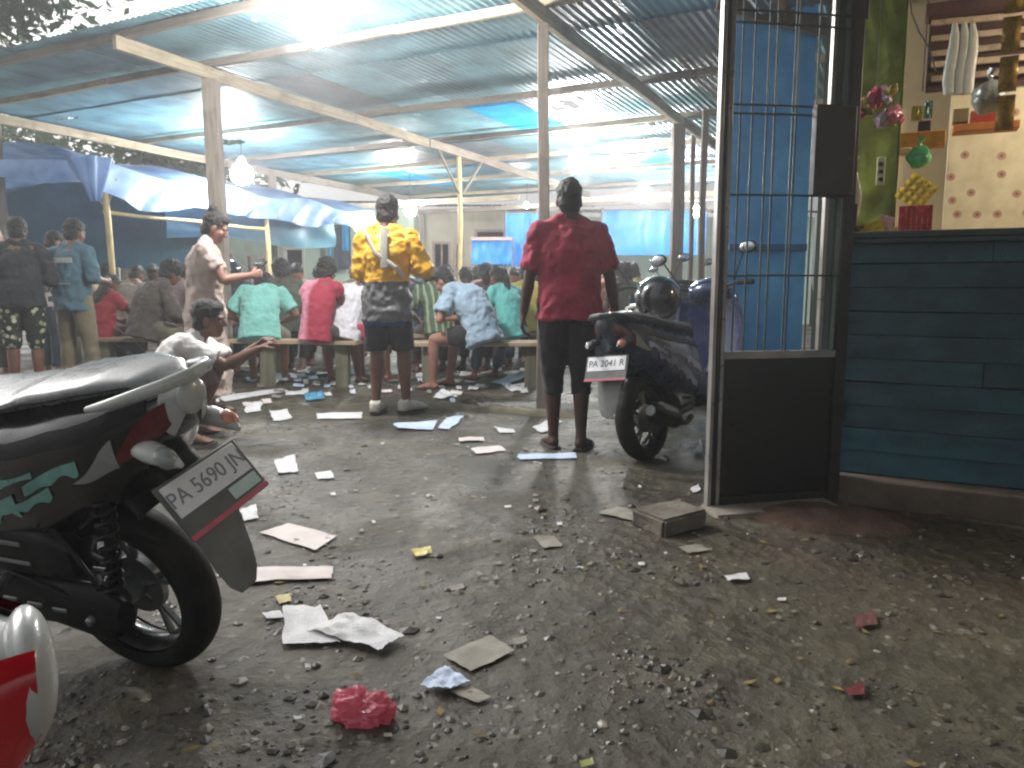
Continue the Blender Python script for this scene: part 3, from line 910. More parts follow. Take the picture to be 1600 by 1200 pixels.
# ---- slatted rack, upper right
def rack():
    e = empty('slatted_rack', SP(shop_hit(1520, 130, 1.25)[0], 1.25, shop_hit(1520, 135, 1.25)[1]), SROT, 'dark brown rack with pale slats at the top of the kiosk', 'rack')
    dk = wood('dark_red_wood', '#4a2a2c', .6); pl = wood('pale_slat', '#b8a48e', .7)
    panel('rack_back', 1446, 5, 1720, 138, 1.26, .02, dk, parent=e)
    panel('rack_top', 1446, 2, 1720, 22, 1.17, .16, dk, parent=e)
    panel('rack_side', 1440, 8, 1452, 138, 1.17, .16, dk, parent=e)
    for y in (32, 55, 77, 97, 117): panel('slat', 1454, y - 5, 1716, y + 5, 1.19, .02, pl, parent=e, rot=random.uniform(-1.5, 3))
rack()

# ---- goods. Each packet, bag or strip is a thing of its own
def pmat(name, col, rough=.3, **kw): return M(name, col, rough, kw.pop('var', .15), kw.pop('scale', 14), kw.pop('bump', .5), kw.pop('bscale', 30), kw.pop('bdist', .012), **kw)
def blob_bag(name, px, py, d, wpx, hpx, mat, label, cat, knot=True, seed=1, amp=.25, depth=.7):
    x, z = shop_hit(px, py, d); x1, _ = shop_hit(px + wpx / 2, py, d); _, z1 = shop_hit(px, py - hpx / 2, d)
    rx, rz = abs(x1 - x), abs(z1 - z)
    mb = MB(); mb.ellipsoid((0, 0, 0), (rx, rx * depth, rz), None, 36, 24)
    vs = []
    for v in mb.v:
        p = Vector(v); n = noise.noise((p.x / rx * 1.6 + seed, p.y / rx * 1.6, p.z / rz * 1.6)); k = 1 + amp * n + amp * .5 * abs(noise.noise((p.x / rx * 4, p.y / rx * 4 + seed, p.z / rz * 4)))
        vs.append(tuple(p * k))
    mb.v = vs
    e = empty(name, SP(x, d, z - rz), SROT, label, cat)
    o = mk('pouch', mb, mat, e); o.location = (0, 0, rz)
    if knot:
        mb = MB(); mb.tube([(0, 0, rz * 1.8), (.004, 0, rz * 2.1), (-.004, 0, rz * 2.35), (.012, .0, rz * 2.7)], [rx * .25, rx * .10, rx * .16, rx * .3], 10)
        mk('knot', mb, mat, e)
    return e
clearp = M('clear_plastic_bag', '#cfcfca', .2, .12, 10, .6, 26, .015, transl=.4)
# long white bags hanging from the rack
for k, (px0, px1) in enumerate(((1486, 1499), (1501, 1513), (1514, 1529))):
    xa, zt = shop_hit(px0 + 6, 36, .95); _, zb_ = shop_hit(px0, 147, .95)
    wd = .032
    mb = MB(); P = [(0 + .006 * math.sin(i), 0, zt - (zt - zb_) * i / 6) for i in range(7)]
    mb.tube(P, [(wd * f, wd * .5 * f) for f in (.35, .7, .9, 1, 1.02, 1.05, .9)], 14, ref=(1, 0, 0))
    o = mk('hanging_bag', mb, clearp); o.location = SP(xa, .95, 0); o.rotation_euler = SROT
    tag(o, ('leftmost', 'middle', 'rightmost')[k] + ' of three long white plastic bags hanging before the slatted rack', 'plastic bag', 'long white plastic bags')
blob_bag('plastic_bag', 1545, 152, .85, 62, 50, M('shiny_grey_plastic', '#8a8f8e', .12, .2, 9, .5, 24, .02, metal=.3), 'shiny grey plastic bag hanging below the slatted rack', 'plastic bag', seed=3)
# brown and gold sachet strip at right edge
def sachet_strip(px, py0, py1, wpx, d, mats, n, label, cat='sachets', lean=0.):
    xa, zt = shop_hit(px, py0, d); _, zb2 = shop_hit(px, py1, d); xw, _ = shop_hit(px + wpx, py0, d); w = xw - xa
    e = empty('sachet_strip', SP(xa, d, zb2), (0, R(lean), -YAW), label, cat)
    h = (zt - zb2) / n
    for i in range(n):
        mb = MB()
        def fr(a, b): return (-w / 2 + w * a, -(.014 * math.sin(math.pi * a) * math.sin(math.pi * b)) + .004 * noise.noise((a * 4, b * 4, i + px)), h * (i + .04 + .92 * b))
        def bk(a, b): return (-w / 2 + w * a, .002 + .012 * math.sin(math.pi * a) * math.sin(math.pi * b), h * (i + .04 + .92 * b))
        mb.grid(fr, 8, 8); mb.grid(bk, 8, 8)
        mk('sachet', mb, mats[i % len(mats)], e)
    return e
gold = pmat('gold_brown_foil', '#7c5a1e', .25, metal=.3, col2='#a98432')
orange = pmat('orange_pink_foil', '#c97b5c', .35, col2='#dda487')
sachet_strip(1588, -40, 205, 30, .62, [gold], 4, 'strip of brown and gold sachets hanging at the right edge')
sachet_strip(1333, 198, 268, 16, .36, [orange], 3, 'narrow strip of orange pink sachets hanging beside the gate')
blob_bag('plastic_bag', 1333, 312, .36, 24, 80, M('whitish_plastic', '#b9b2aa', .3, .2, 10, .5, 24, .02), 'whitish plastic bag hanging under the orange pink sachets', 'plastic bag', seed=8)
# bunch of pink bags of sweets: several pouches on one hook
bunch = empty('sweet_bag_bunch', SP(*[shop_hit(1365, 190, .40)[0], .40, shop_hit(1365, 190, .40)[1]]), SROT, 'bunch of pink and clear sweet bags hanging over the green wall', 'sweets')
pk = [pmat('pink_sweet_wrap', '#d97f92', .25), pmat('deep_pink_wrap', '#b8405e', .3), pmat('clear_lilac_wrap', '#c9b6c4', .2, transl=.2), pmat('olive_sweet_wrap', '#9c8c46', .4)]
bx0, bz0 = shop_hit(1365, 190, .40)
for k in range(20):
    x, z = shop_hit(1328 + 76 * ((k * .37) % 1), 142 + 46 * ((k * .61) % 1), .40)
    mb = MB(); r = random.uniform(.030, .046); mb.ellipsoid((0, 0, 0), (r, r * .6, r * .8), None, 18, 12)
    mb.v = [tuple(Vector(v) * (1 + .5 * noise.noise(Vector(v) * 60 + Vector((k, 0, 0))))) for v in mb.v]
    o = mk('sweet_bag', mb, pk[(k * 7) % 4], bunch); o.location = (x - bx0, random.uniform(-.03, .03), z - bz0); o.rotation_euler = (k, k * 2, k * 3)
mb = MB(); mb.tube([(0, 0, .05), (.004, 0, .3), (0, 0, .75)], .002, 5); mk('string', mb, cord_mat, bunch)
# orange boxes
panel('orange_box', 1394, 208, 1478, 232, .80, .10, pmat('orange_card', '#c77a1e', .5, bump=.1, col2='#d89a3a'), 'flat orange yellow carton above the green bag', 'carton')
panel('pale_carton', 1396, 233, 1424, 243, .78, .08, pmat('pale_orange_card', '#d9b98a', .6, bump=.1), 'small pale carton under the orange carton', 'carton')
panel('red_carton', 1515, 174, 1566, 196, 1.05, .10, pmat('red_card', '#a3352a', .5, bump=.1), 'red carton on the ledge over the printed cloth', 'carton')
panel('orange_tray', 1488, 194, 1592, 206, 1.05, .14, pmat('orange_tray', '#b06a2c', .6, bump=.1), 'thin orange brown ledge over the printed cloth', 'ledge')
panel('brown_carton', 1488, 172, 1514, 193, 1.05, .10, pmat('olive_card', '#7c6a44', .6, bump=.1), 'olive brown carton left of the red carton', 'carton')
panel('dark_box', 1433, 190, 1455, 207, .80, .06, pmat('dark_brown_card', '#3a2620', .5, bump=.1), 'little dark brown box standing on the orange carton', 'box')
panel('yellow_packet', 1423, 166, 1442, 188, .74, .03, pmat('yellow_foil', '#c9b24a', .3), 'little dull yellow packet hanging above the dark box', 'packet', jit=.008)
panel('green_packet', 1443, 158, 1458, 184, .74, .03, pmat('bluegreen_foil', '#6f9a86', .3), 'little blue green packet beside the dull yellow one', 'packet', jit=.008)
blob_bag('green_bag', 1436, 245, .62, 38, 34, pmat('green_plastic', '#3fae68', .15, col2='#67c98a'), 'round knotted green plastic bag above the yellow sachet sheet', 'plastic bag', seed=5, amp=.18)
# yellow sheet of sachets hung on its corner
def yellow_sheet():
    x, z = shop_hit(1432, 300, .55); x1, _ = shop_hit(1468, 300, .55); w = (x1 - x) * 1.42
    e = empty('yellow_sachet_sheet', SP(x, .55, z), (0, R(37), -YAW), 'yellow sheet of small sachets hung by its corner', 'sachets')
    ym = pmat('yellow_sachet_foil', '#d6b51c', .3, col2='#e3c93a', scale=60)
    for i in range(4):
        for j in range(4):
            mb = MB(); q = w / 4
            def fr(a, b): return ((i - 2 + .03 + .94 * a) * q, -.010 * math.sin(math.pi * a) * math.sin(math.pi * b), (j - 2 + .03 + .94 * b) * q)
            def bk(a, b): return ((i - 2 + .03 + .94 * a) * q, .008 * math.sin(math.pi * a) * math.sin(math.pi * b) + .002, (j - 2 + .03 + .94 * b) * q)
            mb.grid(fr, 5, 5); mb.grid(bk, 5, 5); mk('sachet', mb, ym, e)
yellow_sheet()
# red packet with pale print lines
def striped(name, c1, c2, n):
    m = bpy.data.materials.new(name); t = NT(m); s = t.sep(t.coord(False))
    w = t.math('SINE', t.math('MULTIPLY', s[0], n)); nz = t.noise(t.coord(False), 40, 3)
    k = t.ramp(t.math('MULTIPLY', w, nz), [(.42, (0, 0, 0)), (.5, (.7,) * 3)])
    t.base(t.mix(k, lin(c1), lin(c2))); t.b.inputs['Roughness'].default_value = .35; return m
panel('red_packet', 1402, 322, 1458, 374, .45, .05, striped('red_print', '#a82a22', '#d7897a', 260), 'red packet with pale print standing under the yellow sheet', 'packet', jit=.01)
# packets lying along the sill
for k, (px, py, w, h, c, lab) in enumerate(((1362, 360, 40, 26, '#cfae22', 'yellow packet lying on the sill beside the red packet'), (1382, 352, 24, 30, '#e0b9bd', 'pale pink packet leaning behind the yellow one on the sill'),
                                          (1340, 362, 22, 18, '#7c3f22', 'brown packet on the sill near the gate'), (1327, 362, 16, 18, '#c9b78c', 'cream packet on the sill against the gate'), (1396, 362, 12, 16, '#d8a886', 'peach packet on the sill touching the red packet'))):
    panel('sill_packet', px - w / 2, py - h / 2, px + w / 2, py + h / 2 + 2, .10 + .04 * (k % 2), .035, pmat('packet_' + c[1:], c, .3), lab, 'packet', jit=.008, rot=(-14, 18, 5, -8, 10)[k])
# switch plate with dots, cable
sw = empty('socket_strip', SP(shop_hit(1376, 290, .50)[0], .52, shop_hit(1376, 290, .50)[1]), SROT, 'pale socket strip fixed to the green wall', 'socket')
panel('plate', 1368, 246, 1384, 290, .52, .02, pmat('aged_plastic', '#b5b08e', .5, bump=.1), parent=sw)
for y in (256, 268, 280): panel('outlet', 1372, y - 3, 1380, y + 3, .505, .012, cord_mat, parent=sw)
mb = MB(); pts = []
for px, py in ((1420, -20), (1424, 20), (1436, 50), (1450, 72), (1462, 110)):
    x, z = shop_hit(px, py, 1.05); pts.append(SP(x, 1.05, z))
mb.tube(pts, .005, 6); tag(mk('cable', mb, cord_mat), 'thin dark cable drooping down the beige kiosk wall', 'cable')
# warm lamp inside the kiosk, just outside the picture
def kiosk_lamp():
    p = SP(1.45, .72, 2.28)
    e = empty('kiosk_bulb', p, label='warm bulb hanging inside the kiosk beyond the right edge', cat='bulb')
    mb = MB(); mb.ellipsoid((0, 0, 0), (.05, .05, .06), None, 20, 14); mk('glass_globe', mb, lamp_emit('warm_bulb_glow', 260, (1, .86, .64)), e)
    mb = MB(); mb.tube([(0, 0, .05), (0, 0, .12)], [.02, .018], 12); mk('socket', mb, sock_mat, e)
    mb = MB(); mb.tube([(0, 0, .1), (0, 0, .5)], .004, 6); mk('cord', mb, cord_mat, e)
kiosk_lamp()

# ------------------------------------------------------------------ steel gate leaf standing open
GA = Vector((.90, 3.47, 0)); GB = Vector((1.555, 3.585, 0)); GYAW = math.atan2(GB.y - GA.y, GB.x - GA.x); GL = (GB - GA).length
def gate():
    e = empty('steel_gate', GA, (0, 0, GYAW), 'dark steel gate leaf with barred upper half and solid lower panel', 'gate')
    st = M('dark_steel_paint', '#252221', .42, .3, 5, .3, 60, .003, dirt='#5a4a3e', dirt_amt=.5, metal=.2)
    edge = M('worn_grey_steel', '#9a9792', .35, .25, 6, metal=.5, dirt='#5c5650')
    pan = M('black_steel_sheet', '#181514', .36, .4, 3, .25, 12, .006, dirt='#3a2a22', dirt_amt=.7, metal=.1)
    rodm = M('rod_paint', '#3d5058', .5, .2, 9)
    def bx(name, x0, x1, z0, z1, y0, y1, m, bevel=.003, parent=e):
        mb = MB(); mb.box(((x0 + x1) / 2, (y0 + y1) / 2, (z0 + z1) / 2), (x1 - x0, y1 - y0, z1 - z0)); return mk(name, mb, m, parent, smooth=0, bevel=bevel)
    HT = 2.75
    bx('stile', .0, .018, .02, HT, -.02, .02, edge); bx('stile', .022, .040, .02, HT, -.012, .016, st); bx('stile', .043, .060, .02, HT, -.018, .018, edge)
    bx('stile', .612, GL, .02, HT, -.022, .022, st)
    bx('rail', .061, .611, .02, .06, -.018, .018, st); bx('rail', .061, .611, .70, .735, -.018, .018, edge); bx('rail', .061, .611, HT - .05, HT, -.018, .018, st)
    bx('lower_panel', .061, .611, .061, .699, -.006, .006, pan)
    bx('inner_frame', .525, .545, .736, HT - .051, -.008, .02, edge); bx('glass_strip', .5455, .585, .736, HT - .051, .004, .012, M('smoky_glass', '#5f6d6c', .12, .2, 4, trans=.0)); bx('inner_frame', .5855, .605, .736, HT - .051, -.008, .02, M('green_grey_steel', '#76857f', .4, .2, 6, metal=.3))
    lb = bx('lock_box', .43, .625, 1.43, 1.82, -.062, -.021, M('brown_black_steel', '#242120', .5, .25, 6, dirt='#4f463c', metal=.1), .005)
    for x in (.10, .156, .224, .262, .348, .364, .46):
        mb = MB(); mb.tube([(x, 0, .73), (x + .002, .002, 1.5), (x, 0, HT - .05)], .0048, 8); mk('bar', mb, rodm, e)
    for z in (2.205, 2.155, 1.815, 1.778, 1.43, 1.075):
        mb = MB(); mb.tube([(.06, -.009, z), (.3, -.009, z + .003), (.612, -.009, z + .002)], .0048, 8); mk('cross_bar', mb, rodm, e)
    # hinge knuckles
    for z in (.4, 1.3, 2.2):
        mb = MB(); mb.tube([(GL + .006, -.012, z), (GL + .006, -.012, z + .10)], .011, 10); mk('hinge', mb, st, e)
gate()

# ---- blue plastered pillar behind the gate
def pillar():
    a = At(1141, 300, 5.75); b = At(1264, 300, 5.75)
    e = empty('blue_pillar', (a.x, 5.75, 0), label='bright blue plastered pillar seen through the gate bars', cat='pillar')
    m = M('bright_blue_plaster', '#4fa6f5', .7, .14, 3, .5, 26, .01, col2='#66b4f5', dirt='#3f8cd8', dirt_amt=.5)
    mb = MB(); w = b.x - a.x
    mb.grid(lambda u, v_: (w * u, -.004 * noise.noise((u * 6, v_ * 30, 1)), -.05 + 3.15 * v_), 14, 80)
    mb.box((w / 2, .22, 1.52), (w, .42, 3.15)); mk('shaft', mb, m, e)
    mb = MB(); mb.bar((-.15, -.04, 3.0), (w + .35, -.04, 2.76), .05, .12); mk('slanting_board', mb, timber_dark, e, smooth=0, bevel=.004)
    mb = MB(); mb.box((w / 2, -.03, .10), (w + .06, .05, .22)); mk('plinth', mb, concrete, e, bevel=.01)
    mb = MB(); mb.box((w / 2, -.014, 1.30), (w, .02, .05)); mk('band', mb, M('deep_blue_band', '#3a6c98', .7, .2), e, bevel=.004)
pillar()

# ---- concrete block, threshold and earth heap at the gate foot
def rough_block(name, size, loc, rz, mat, label, cat, seed=1, amp=.006):
    bm = bmesh.new(); bmesh.ops.create_cube(bm, size=1)
    for v in bm.verts: v.co = Vector((v.co.x * size[0], v.co.y * size[1], v.co.z * size[2]))
    bmesh.ops.bevel(bm, geom=list(bm.edges), offset=.012, segments=2, affect='EDGES')
    bmesh.ops.subdivide_edges(bm, edges=list(bm.edges), cuts=4, use_grid_fill=True)
    for v in bm.verts:
        v.co += v.co.normalized() * amp * (noise.noise(v.co * 18 + Vector((seed, 0, 0))) + .6 * noise.noise(v.co * 50))
    me = bpy.data.meshes.new(name); bm.to_mesh(me); bm.free(); me.shade_smooth(); me.set_sharp_from_angle(angle=R(40))
    o = link(name, me, mat); o.location = loc; o.rotation_euler = (R(1.5), R(-1), rz)
    return tag(o, label, cat)
rough_block('concrete_block', (.26, .185, .085), (.685, 3.215, .035), R(33), M('grey_block', '#6f685e', .95, .3, 10, .9, 40, .01, dirt='#3f382f', dirt_amt=.7), 'rough greyish concrete block lying at the gate\'s foot', 'block', 2, .015)
rough_block('threshold_slab', (.62, .20, .05), (1.20, 3.46, -.002), GYAW, concrete, 'worn concrete threshold slab under the gate', 'slab', 5, .004)
def heap():
    c = G(1300, 812)
    mb = MB()
    def fn(a, b):
        x = (a - .5) * .72; y = (b - .5) * .46
        k = max(0, 1 - (abs(x) / .36) ** 2.2 - (abs(y) / .23) ** 2.2)
        return (c.x + x, c.y + y - .15 * x, gz(c.x + x, c.y + y) - .012 + .055 * k ** .7 * (1 + .45 * noise.noise((x * 9, y * 9, 2))) + .006 * noise.noise((x * 40, y * 40, 3)))
    mb.grid(fn, 44, 30)
    tag(mk('earth_heap', mb, M('red_brown_earth', '#4f3b30', .95, .35, 9, .7, 50, .012)), 'small heap of reddish earth between gate and kiosk', 'earth heap')
heap()
# ================================================================== scooters
def sup(a, n=2.7):
    c, s = math.cos(a), math.sin(a)
    return math.copysign(abs(c) ** (2 / n), c), math.copysign(abs(s) ** (2 / n), s)
def lerp_sec(secs, x):
    for a, b in zip(secs, secs[1:]):
        if a[0] <= x <= b[0]:
            k = (x - a[0]) / (b[0] - a[0]); k2 = k * k * (3 - 2 * k) * .5 + k * .5
            return tuple(p + (q - p) * k2 for p, q in zip(a, b))
    return secs[0] if x < secs[0][0] else secs[-1]
def loft(mb, secs, nx=28, na=28, n=2.7, cap=True):
    """secs: (x, z_low, z_high, half_width); body shell along x"""
    x0, x1 = secs[0][0], secs[-1][0]; vs = []
    for i in range(nx + 1):
        x, zl, zh, w = lerp_sec(secs, x0 + (x1 - x0) * i / nx)
        for k in range(na):
            c, s = sup(2 * math.pi * k / na, n); vs.append((x0 + (x1 - x0) * i / nx, w * c, (zl + zh) / 2 + (zh - zl) / 2 * s))
    fs = [(i * na + k, i * na + (k + 1) % na, (i + 1) * na + (k + 1) % na, (i + 1) * na + k) for i in range(nx) for k in range(na)]
    if cap: fs += [tuple(reversed(range(na))), tuple(nx * na + k for k in range(na))]
    return mb.add(vs, fs)
def patch(mb, secs, xa, xb, fa, fb, off=.004, nx=14, na=8, n=2.7):
    """a panel lying on a loft between x and angle limits; fa, fb may be functions of the share along x"""
    def fn(u, v):
        x = xa + (xb - xa) * u; a0 = fa(u) if callable(fa) else fa; a1 = fb(u) if callable(fb) else fb
        _, zl, zh, w = lerp_sec(secs, x); c, s = sup(R(a0 + (a1 - a0) * v), n)
        return (x, (w + off) * c, (zl + zh) / 2 + ((zh - zl) / 2 + off) * s)
    return mb.grid(fn, nx, na)

BODY = [(-.45, .765, .815, .030), (-.38, .690, .830, .078), (-.26, .600, .825, .126), (-.10, .500, .805, .156), (.10, .420, .765, .170), (.30, .360, .735, .165), (.48, .300, .715, .145), (.62, .255, .640, .130)]
SEAT = [(-.40, .822, .838, .040), (-.33, .818, .858, .085), (-.18, .805, .862, .120), (.00, .775, .838, .135), (.12, .755, .805, .140), (.30, .725, .785, .135), (.48, .705, .775, .115), (.62, .690, .735, .065)]
rubber = M('tyre_rubber', '#0f0f0f', .75, .3, 12, .4, 80, .003, dirt='#3a332b', dirt_amt=.35, spec=.25)
blackplast = M('black_textured_plastic', '#111213', .5, .3, 12, .35, 220, .002, dirt='#2c2925', dirt_amt=.35, spec=.25)
alloy = M('cast_alloy', '#7d7f80', .38, .2, 14, .3, 80, .002, metal=.75, dirt='#4a453e', dirt_amt=.4)
rimblack = M('black_rim_paint', '#1d1f20', .35, .2, 14, coat=.3, dirt='#37322c', dirt_amt=.3)
redlens = M('red_lens', '#5e0c18', .12, .15, 30, coat=.8)
clearlens = M('clear_lens', '#868a88', .10, .1, 30, .2, 160, .003, coat=.8)
amberlens = M('amber_lens', '#d08a68', .12, .15, 30, coat=.8)
greyplast = M('grey_mudflap_plastic', '#6e716f', .6, .2, 10, .3, 90, .003, dirt='#4b4339', dirt_amt=.4)
platewhite = M('plate_white', '#e4e6ea', .45, .06, 20, dirt='#9b9a96', dirt_amt=.3)
plateframe = M('plate_frame_grey', '#565a58', .5, .12, 20)
platered = M('plate_pink_strip', '#b8586c', .5, .12, 20)
platecyan = M('plate_pale_box', '#bcd2ce', .5, .08, 20)
plateink = M('plate_ink', '#85868f', .5, .05, 20)
plateink2 = M('plate_ink_dark', '#3c3f3e', .5, .05, 20)
vinyl = M('seat_vinyl_sky_sheen', '#6b6e6e', .30, .18, 16, .3, 260, .0015, coat=.25)  # black vinyl coloured grey: the bright sky reflection is put into the base colour

def text_mesh(s, size):
    cu = bpy.data.curves.new('writing', 'FONT'); cu.body = s; cu.size = size; cu.align_x = 'CENTER'; cu.align_y = 'CENTER'; cu.extrude = .0006
    o = bpy.data.objects.new('writing', cu); COL.objects.link(o)
    dg = bpy.context.evaluated_depsgraph_get(); me = bpy.data.meshes.new_from_object(o.evaluated_get(dg))
    bpy.data.objects.remove(o); bpy.data.curves.remove(cu); return me

def make_scooter(spec):
    """local x points to the front wheel, y to the rider's left; the origin is where the rear tyre meets the ground"""
    e = empty('scooter', (0, 0, 0))
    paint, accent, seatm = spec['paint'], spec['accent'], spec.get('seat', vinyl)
    RR = .25
    def wheel(x, name):
        Mx = Matrix.Translation((x, 0, RR)) @ Matrix.Rotation(R(90), 4, 'X')
        mb = MB(); prof = []
        for k in range(17):
            a = R(-118 + 236 * k / 16); prof.append((.206 + .046 * math.cos(a), .056 * math.sin(a)))
        mb.lathe(prof, 56, Mx); w = mk('rear_wheel' if name == 'r' else 'front_wheel', MB().lathe([(.030, -.05), (.034, -.02), (.034, .02), (.030, .05), (.012, .052), (.012, -.052)], 20, Mx, True), alloy, e)
        ty = mk('tyre', mb, rubber, w)
        mb = MB(); mb.lathe([(.190, -.040), (.186, -.030), (.172, -.022), (.168, 0), (.172, .022), (.186, .030), (.190, .040), (.181, .040), (.160, .012), (.158, 0), (.160, -.012), (.181, -.040)], 48, Mx, True)
        mk('rim', mb, rimblack, w)
        for k in range(5):
            a = 2 * math.pi * k / 5 + .3
            mb = MB()
            for da in (-.16, .16):
                p = lambda r, q, h: Mx @ Vector((r * math.cos(q), r * math.sin(q), h))
                mb.tube([p(.028, a, .0), p(.09, a + da * .6, .012), p(.166, a + da, 0)], [(.014, .010), (.010, .008), (.012, .010)], 8)
            mk('spoke', mb, spec.get('spoke', alloy), w)
        mb = MB(); mb.lathe([(.02, .03), (.07, .028), (.085, .02), (.085, -.0), (.02, -.005)], 28, Mx); mk('brake_drum', mb, alloy, w)
    wheel(0, 'r'); wheel(1.245, 'f')
    # rear body, seat
    mb = MB(); loft(mb, BODY, 40, 32); b = mk('body_cover', mb, paint, e)
    for sgn in (1, -1):
        mb = MB(); A = (lambda q: q) if sgn > 0 else (lambda q: 180 - q)
        patch(mb, BODY, -.36, .52, lambda u: A(10 + 14 * u), lambda u: A(34 - 4 * u)); mk('side_trim', mb, spec.get('trim', blackplast), b)
        if spec.get('graphic'):
            for xa, xb, lo, hi in ((-.02, .16, -16, -4), (.10, .30, -22, -2), (.02, .34, 0, 5), (.24, .46, -30, -10), (.30, .52, -6, 4), (-.12, .06, -4, 4)):
                mb = MB(); patch(mb, BODY, xa, xb, lambda u, lo=lo, hi=hi: A(lo + (hi - lo) * .55 * (1 - u) * abs(math.sin(u * 7 + xa * 30))), lambda u, lo=lo, hi=hi: A(hi - (hi - lo) * .5 * u), .0025, 20, 3)
                mk('decal', mb, spec['graphic'], b)
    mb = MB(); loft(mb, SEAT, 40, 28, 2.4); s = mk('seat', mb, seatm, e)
    mb = MB()
    for sgn in (1, -1):
        P = []
        for k in range(18):
            x, zl, zh, w = lerp_sec(SEAT, -.37 + .95 * k / 17); P.append((-.37 + .95 * k / 17, sgn * (w * .97), zl + (zh - zl) * .42))
        mb.tube(P, .004, 6)
    mk('piping', mb, blackplast, s)
    # grab rail
    mb = MB(); mb.tube([(-.20, .135, .800), (-.28, .132, .812), (-.37, .112, .828), (-.440, .070, .838), (-.465, 0, .840), (-.440, -.070, .838), (-.37, -.112, .828), (-.28, -.132, .812), (-.20, -.135, .800)],
            [(.008, .010), (.012, .012), (.014, .014), (.016, .014), (.017, .014), (.016, .014), (.014, .014), (.012, .012), (.008, .010)], 14, ref=(0, 0, 1))
    if not spec.get('bare_tail'): mk('grab_rail', mb, accent, e)
    # tail light: red wedges with clear turn lenses each side, pale centre piece
    mb = MB(); patch(mb, BODY, -.447, -.395, -60, 60, .004, 8, 16); patch(mb, BODY, -.447, -.395, 120, 240, .004, 8, 16); mb.ellipsoid((-.440, 0, .788), (.024, .046, .042), None, 18, 12); mk('tail_cap', mb, accent, e)
    for sgn in (1, -1):
        A = (lambda q: q) if sgn > 0 else (lambda q: 180 - q)
        mb = MB(); patch(mb, BODY, -.412, -.255, lambda u: A(-30 + 14 * u), lambda u: A(16 - 22 * u), .006); mk('tail_light', mb, redlens, e)
        if spec.get('bare_tail'):
            mb = MB(); patch(mb, BODY, -.449, -.28, lambda u: A(-34 - 8 * u), lambda u: A(56 + 14 * u * (1 - u)), .010, 24, 12); mk('tail_light', mb, M('bright_red_lens', '#b01222', .12, .15, 30, coat=.8), e)
        mb = MB(); patch(mb, BODY, -.254, -.10, lambda u: A(-20 + 14 * u), lambda u: A(4 - 10 * u), .007); mk('turn_lens', mb, clearlens, e)
        # swept rear turn lamp
        if not spec.get('bare_tail'):
            mb = MB(); mb.tube([(-.28, sgn * .085, .690), (-.36, sgn * .102, .690), (-.43, sgn * .104, .678), (-.475, sgn * .098, .660)], [(.026, .020), (.030, .024), (.024, .020), (.006, .006)], 16)
            tl = mk('turn_signal', mb, accent, e)
            mb = MB(); mb.ellipsoid((-.425, sgn * .106, .680), (.040, .025, .023), Matrix.Rotation(R(-18), 3, 'Y'), 18, 12); mk('lens', mb, clearlens if sgn > 0 else amberlens, tl)
    # rear fender, mudflap, plate
    mb = MB(); mb.tube([(-.16, 0, .60), (-.27, 0, .625), (-.335, 0, .585), (-.385, 0, .500), (-.42, 0, .440)], [(.075, .030), (.070, .024), (.066, .016), (.062, .012), (.058, .008)], 14, ref=(0, 1, 0)); mk('rear_fender', mb, blackplast, e)
    mb = MB(); mb.tube([(-.375, 0, .53), (-.415, 0, .46), (-.455, 0, .385), (-.478, 0, .335), (-.490, 0, .305)], [(.080, .008), (.078, .007), (.066, .006), (.052, .005), (.028, .004)], 18, ref=(0, 1, 0)); mk('mudflap', mb, greyplast, e)
    mb = MB()
    def inner(u, v):
        a = R(62 + 70 * u); y = (v - .5) * .17; r = .305 - 1.6 * y * y
        return (r * math.cos(a), y, .25 + r * math.sin(a) * 1.12)
    mb.grid(inner, 24, 8); mk('inner_fender', mb, blackplast, e, solid=.005)
    mb = MB(); mb.box((0, .118, .250), (.05, .05, .05)); mb.tube([(0, .09, .25), (0, .165, .25)], [.014, .014], 6); mk('axle_nut', mb, alloy, e, bevel=.006)
    mb = MB(); mb.tube([(.10, .13, .50), (.02, .135, .44), (-.03, .13, .34), (.0, .12, .27)], .006, 6); mb.tube([(.30, .14, .36), (.16, .15, .34), (.05, .14, .30)], .005, 6); mk('brake_cable', mb, blackplast, e)
    mb = MB(); mb.box((-.385, 0, .575), (.03, .05, .04)); mk('reflector', mb, redlens, e, bevel=.006)
    # number plate: local frame with x across, y up the plate
    tilt = R(spec.get('plate_tilt', 34))
    up = Vector((math.sin(tilt), 0, math.cos(tilt))); ac = Vector((0, -1, 0)); nr = Vector((-math.cos(tilt), 0, math.sin(tilt)))
    PM = Matrix((ac, up, nr)).transposed().to_4x4(); PM.translation = Vector((-.328, 0, .570)) + nr * .018
    pw, ph = .275, .150
    mb = MB(); mb.box((0, 0, 0), (pw, ph, .006)); mb.box((0, .0, -.008), (.12, .09, .012)); pl = mk('number_plate', mb, plateframe, e, bevel=.003); pl.matrix_basis = PM
    mb = MB(); mb.box((0, .026, .0042), (pw - .024, .082, .0024)); mk('plate_field', mb, platewhite, pl, bevel=.001)
    mb = MB(); mb.box((0, -.067, .0042), (pw, .014, .0024)); mk('plate_strip', mb, platered, pl, bevel=.001)
    if spec.get('box', True):
        mb = MB(); mb.box((.075, -.038, .0042), (.10, .032, .0024)); mk('plate_box', mb, platecyan, pl, bevel=.001)
    tm = text_mesh(spec['text'], .054); o = link('plate_writing', tm, spec.get('ink', plateink), pl); o.location = (0, .026, .0062)
    # engine, transmission case on the left, shock, exhaust on the right
    mb = MB(); mb.tube([(-.075, .115, .245), (-.02, .118, .25), (.15, .12, .265), (.32, .12, .27), (.45, .118, .285), (.50, .115, .29)], [(.03, .045), (.032, .088), (.033, .07), (.033, .085), (.032, .075), (.02, .04)], 20, ref=(0, 1, 0)); cv = mk('transmission_case', mb, blackplast, e)
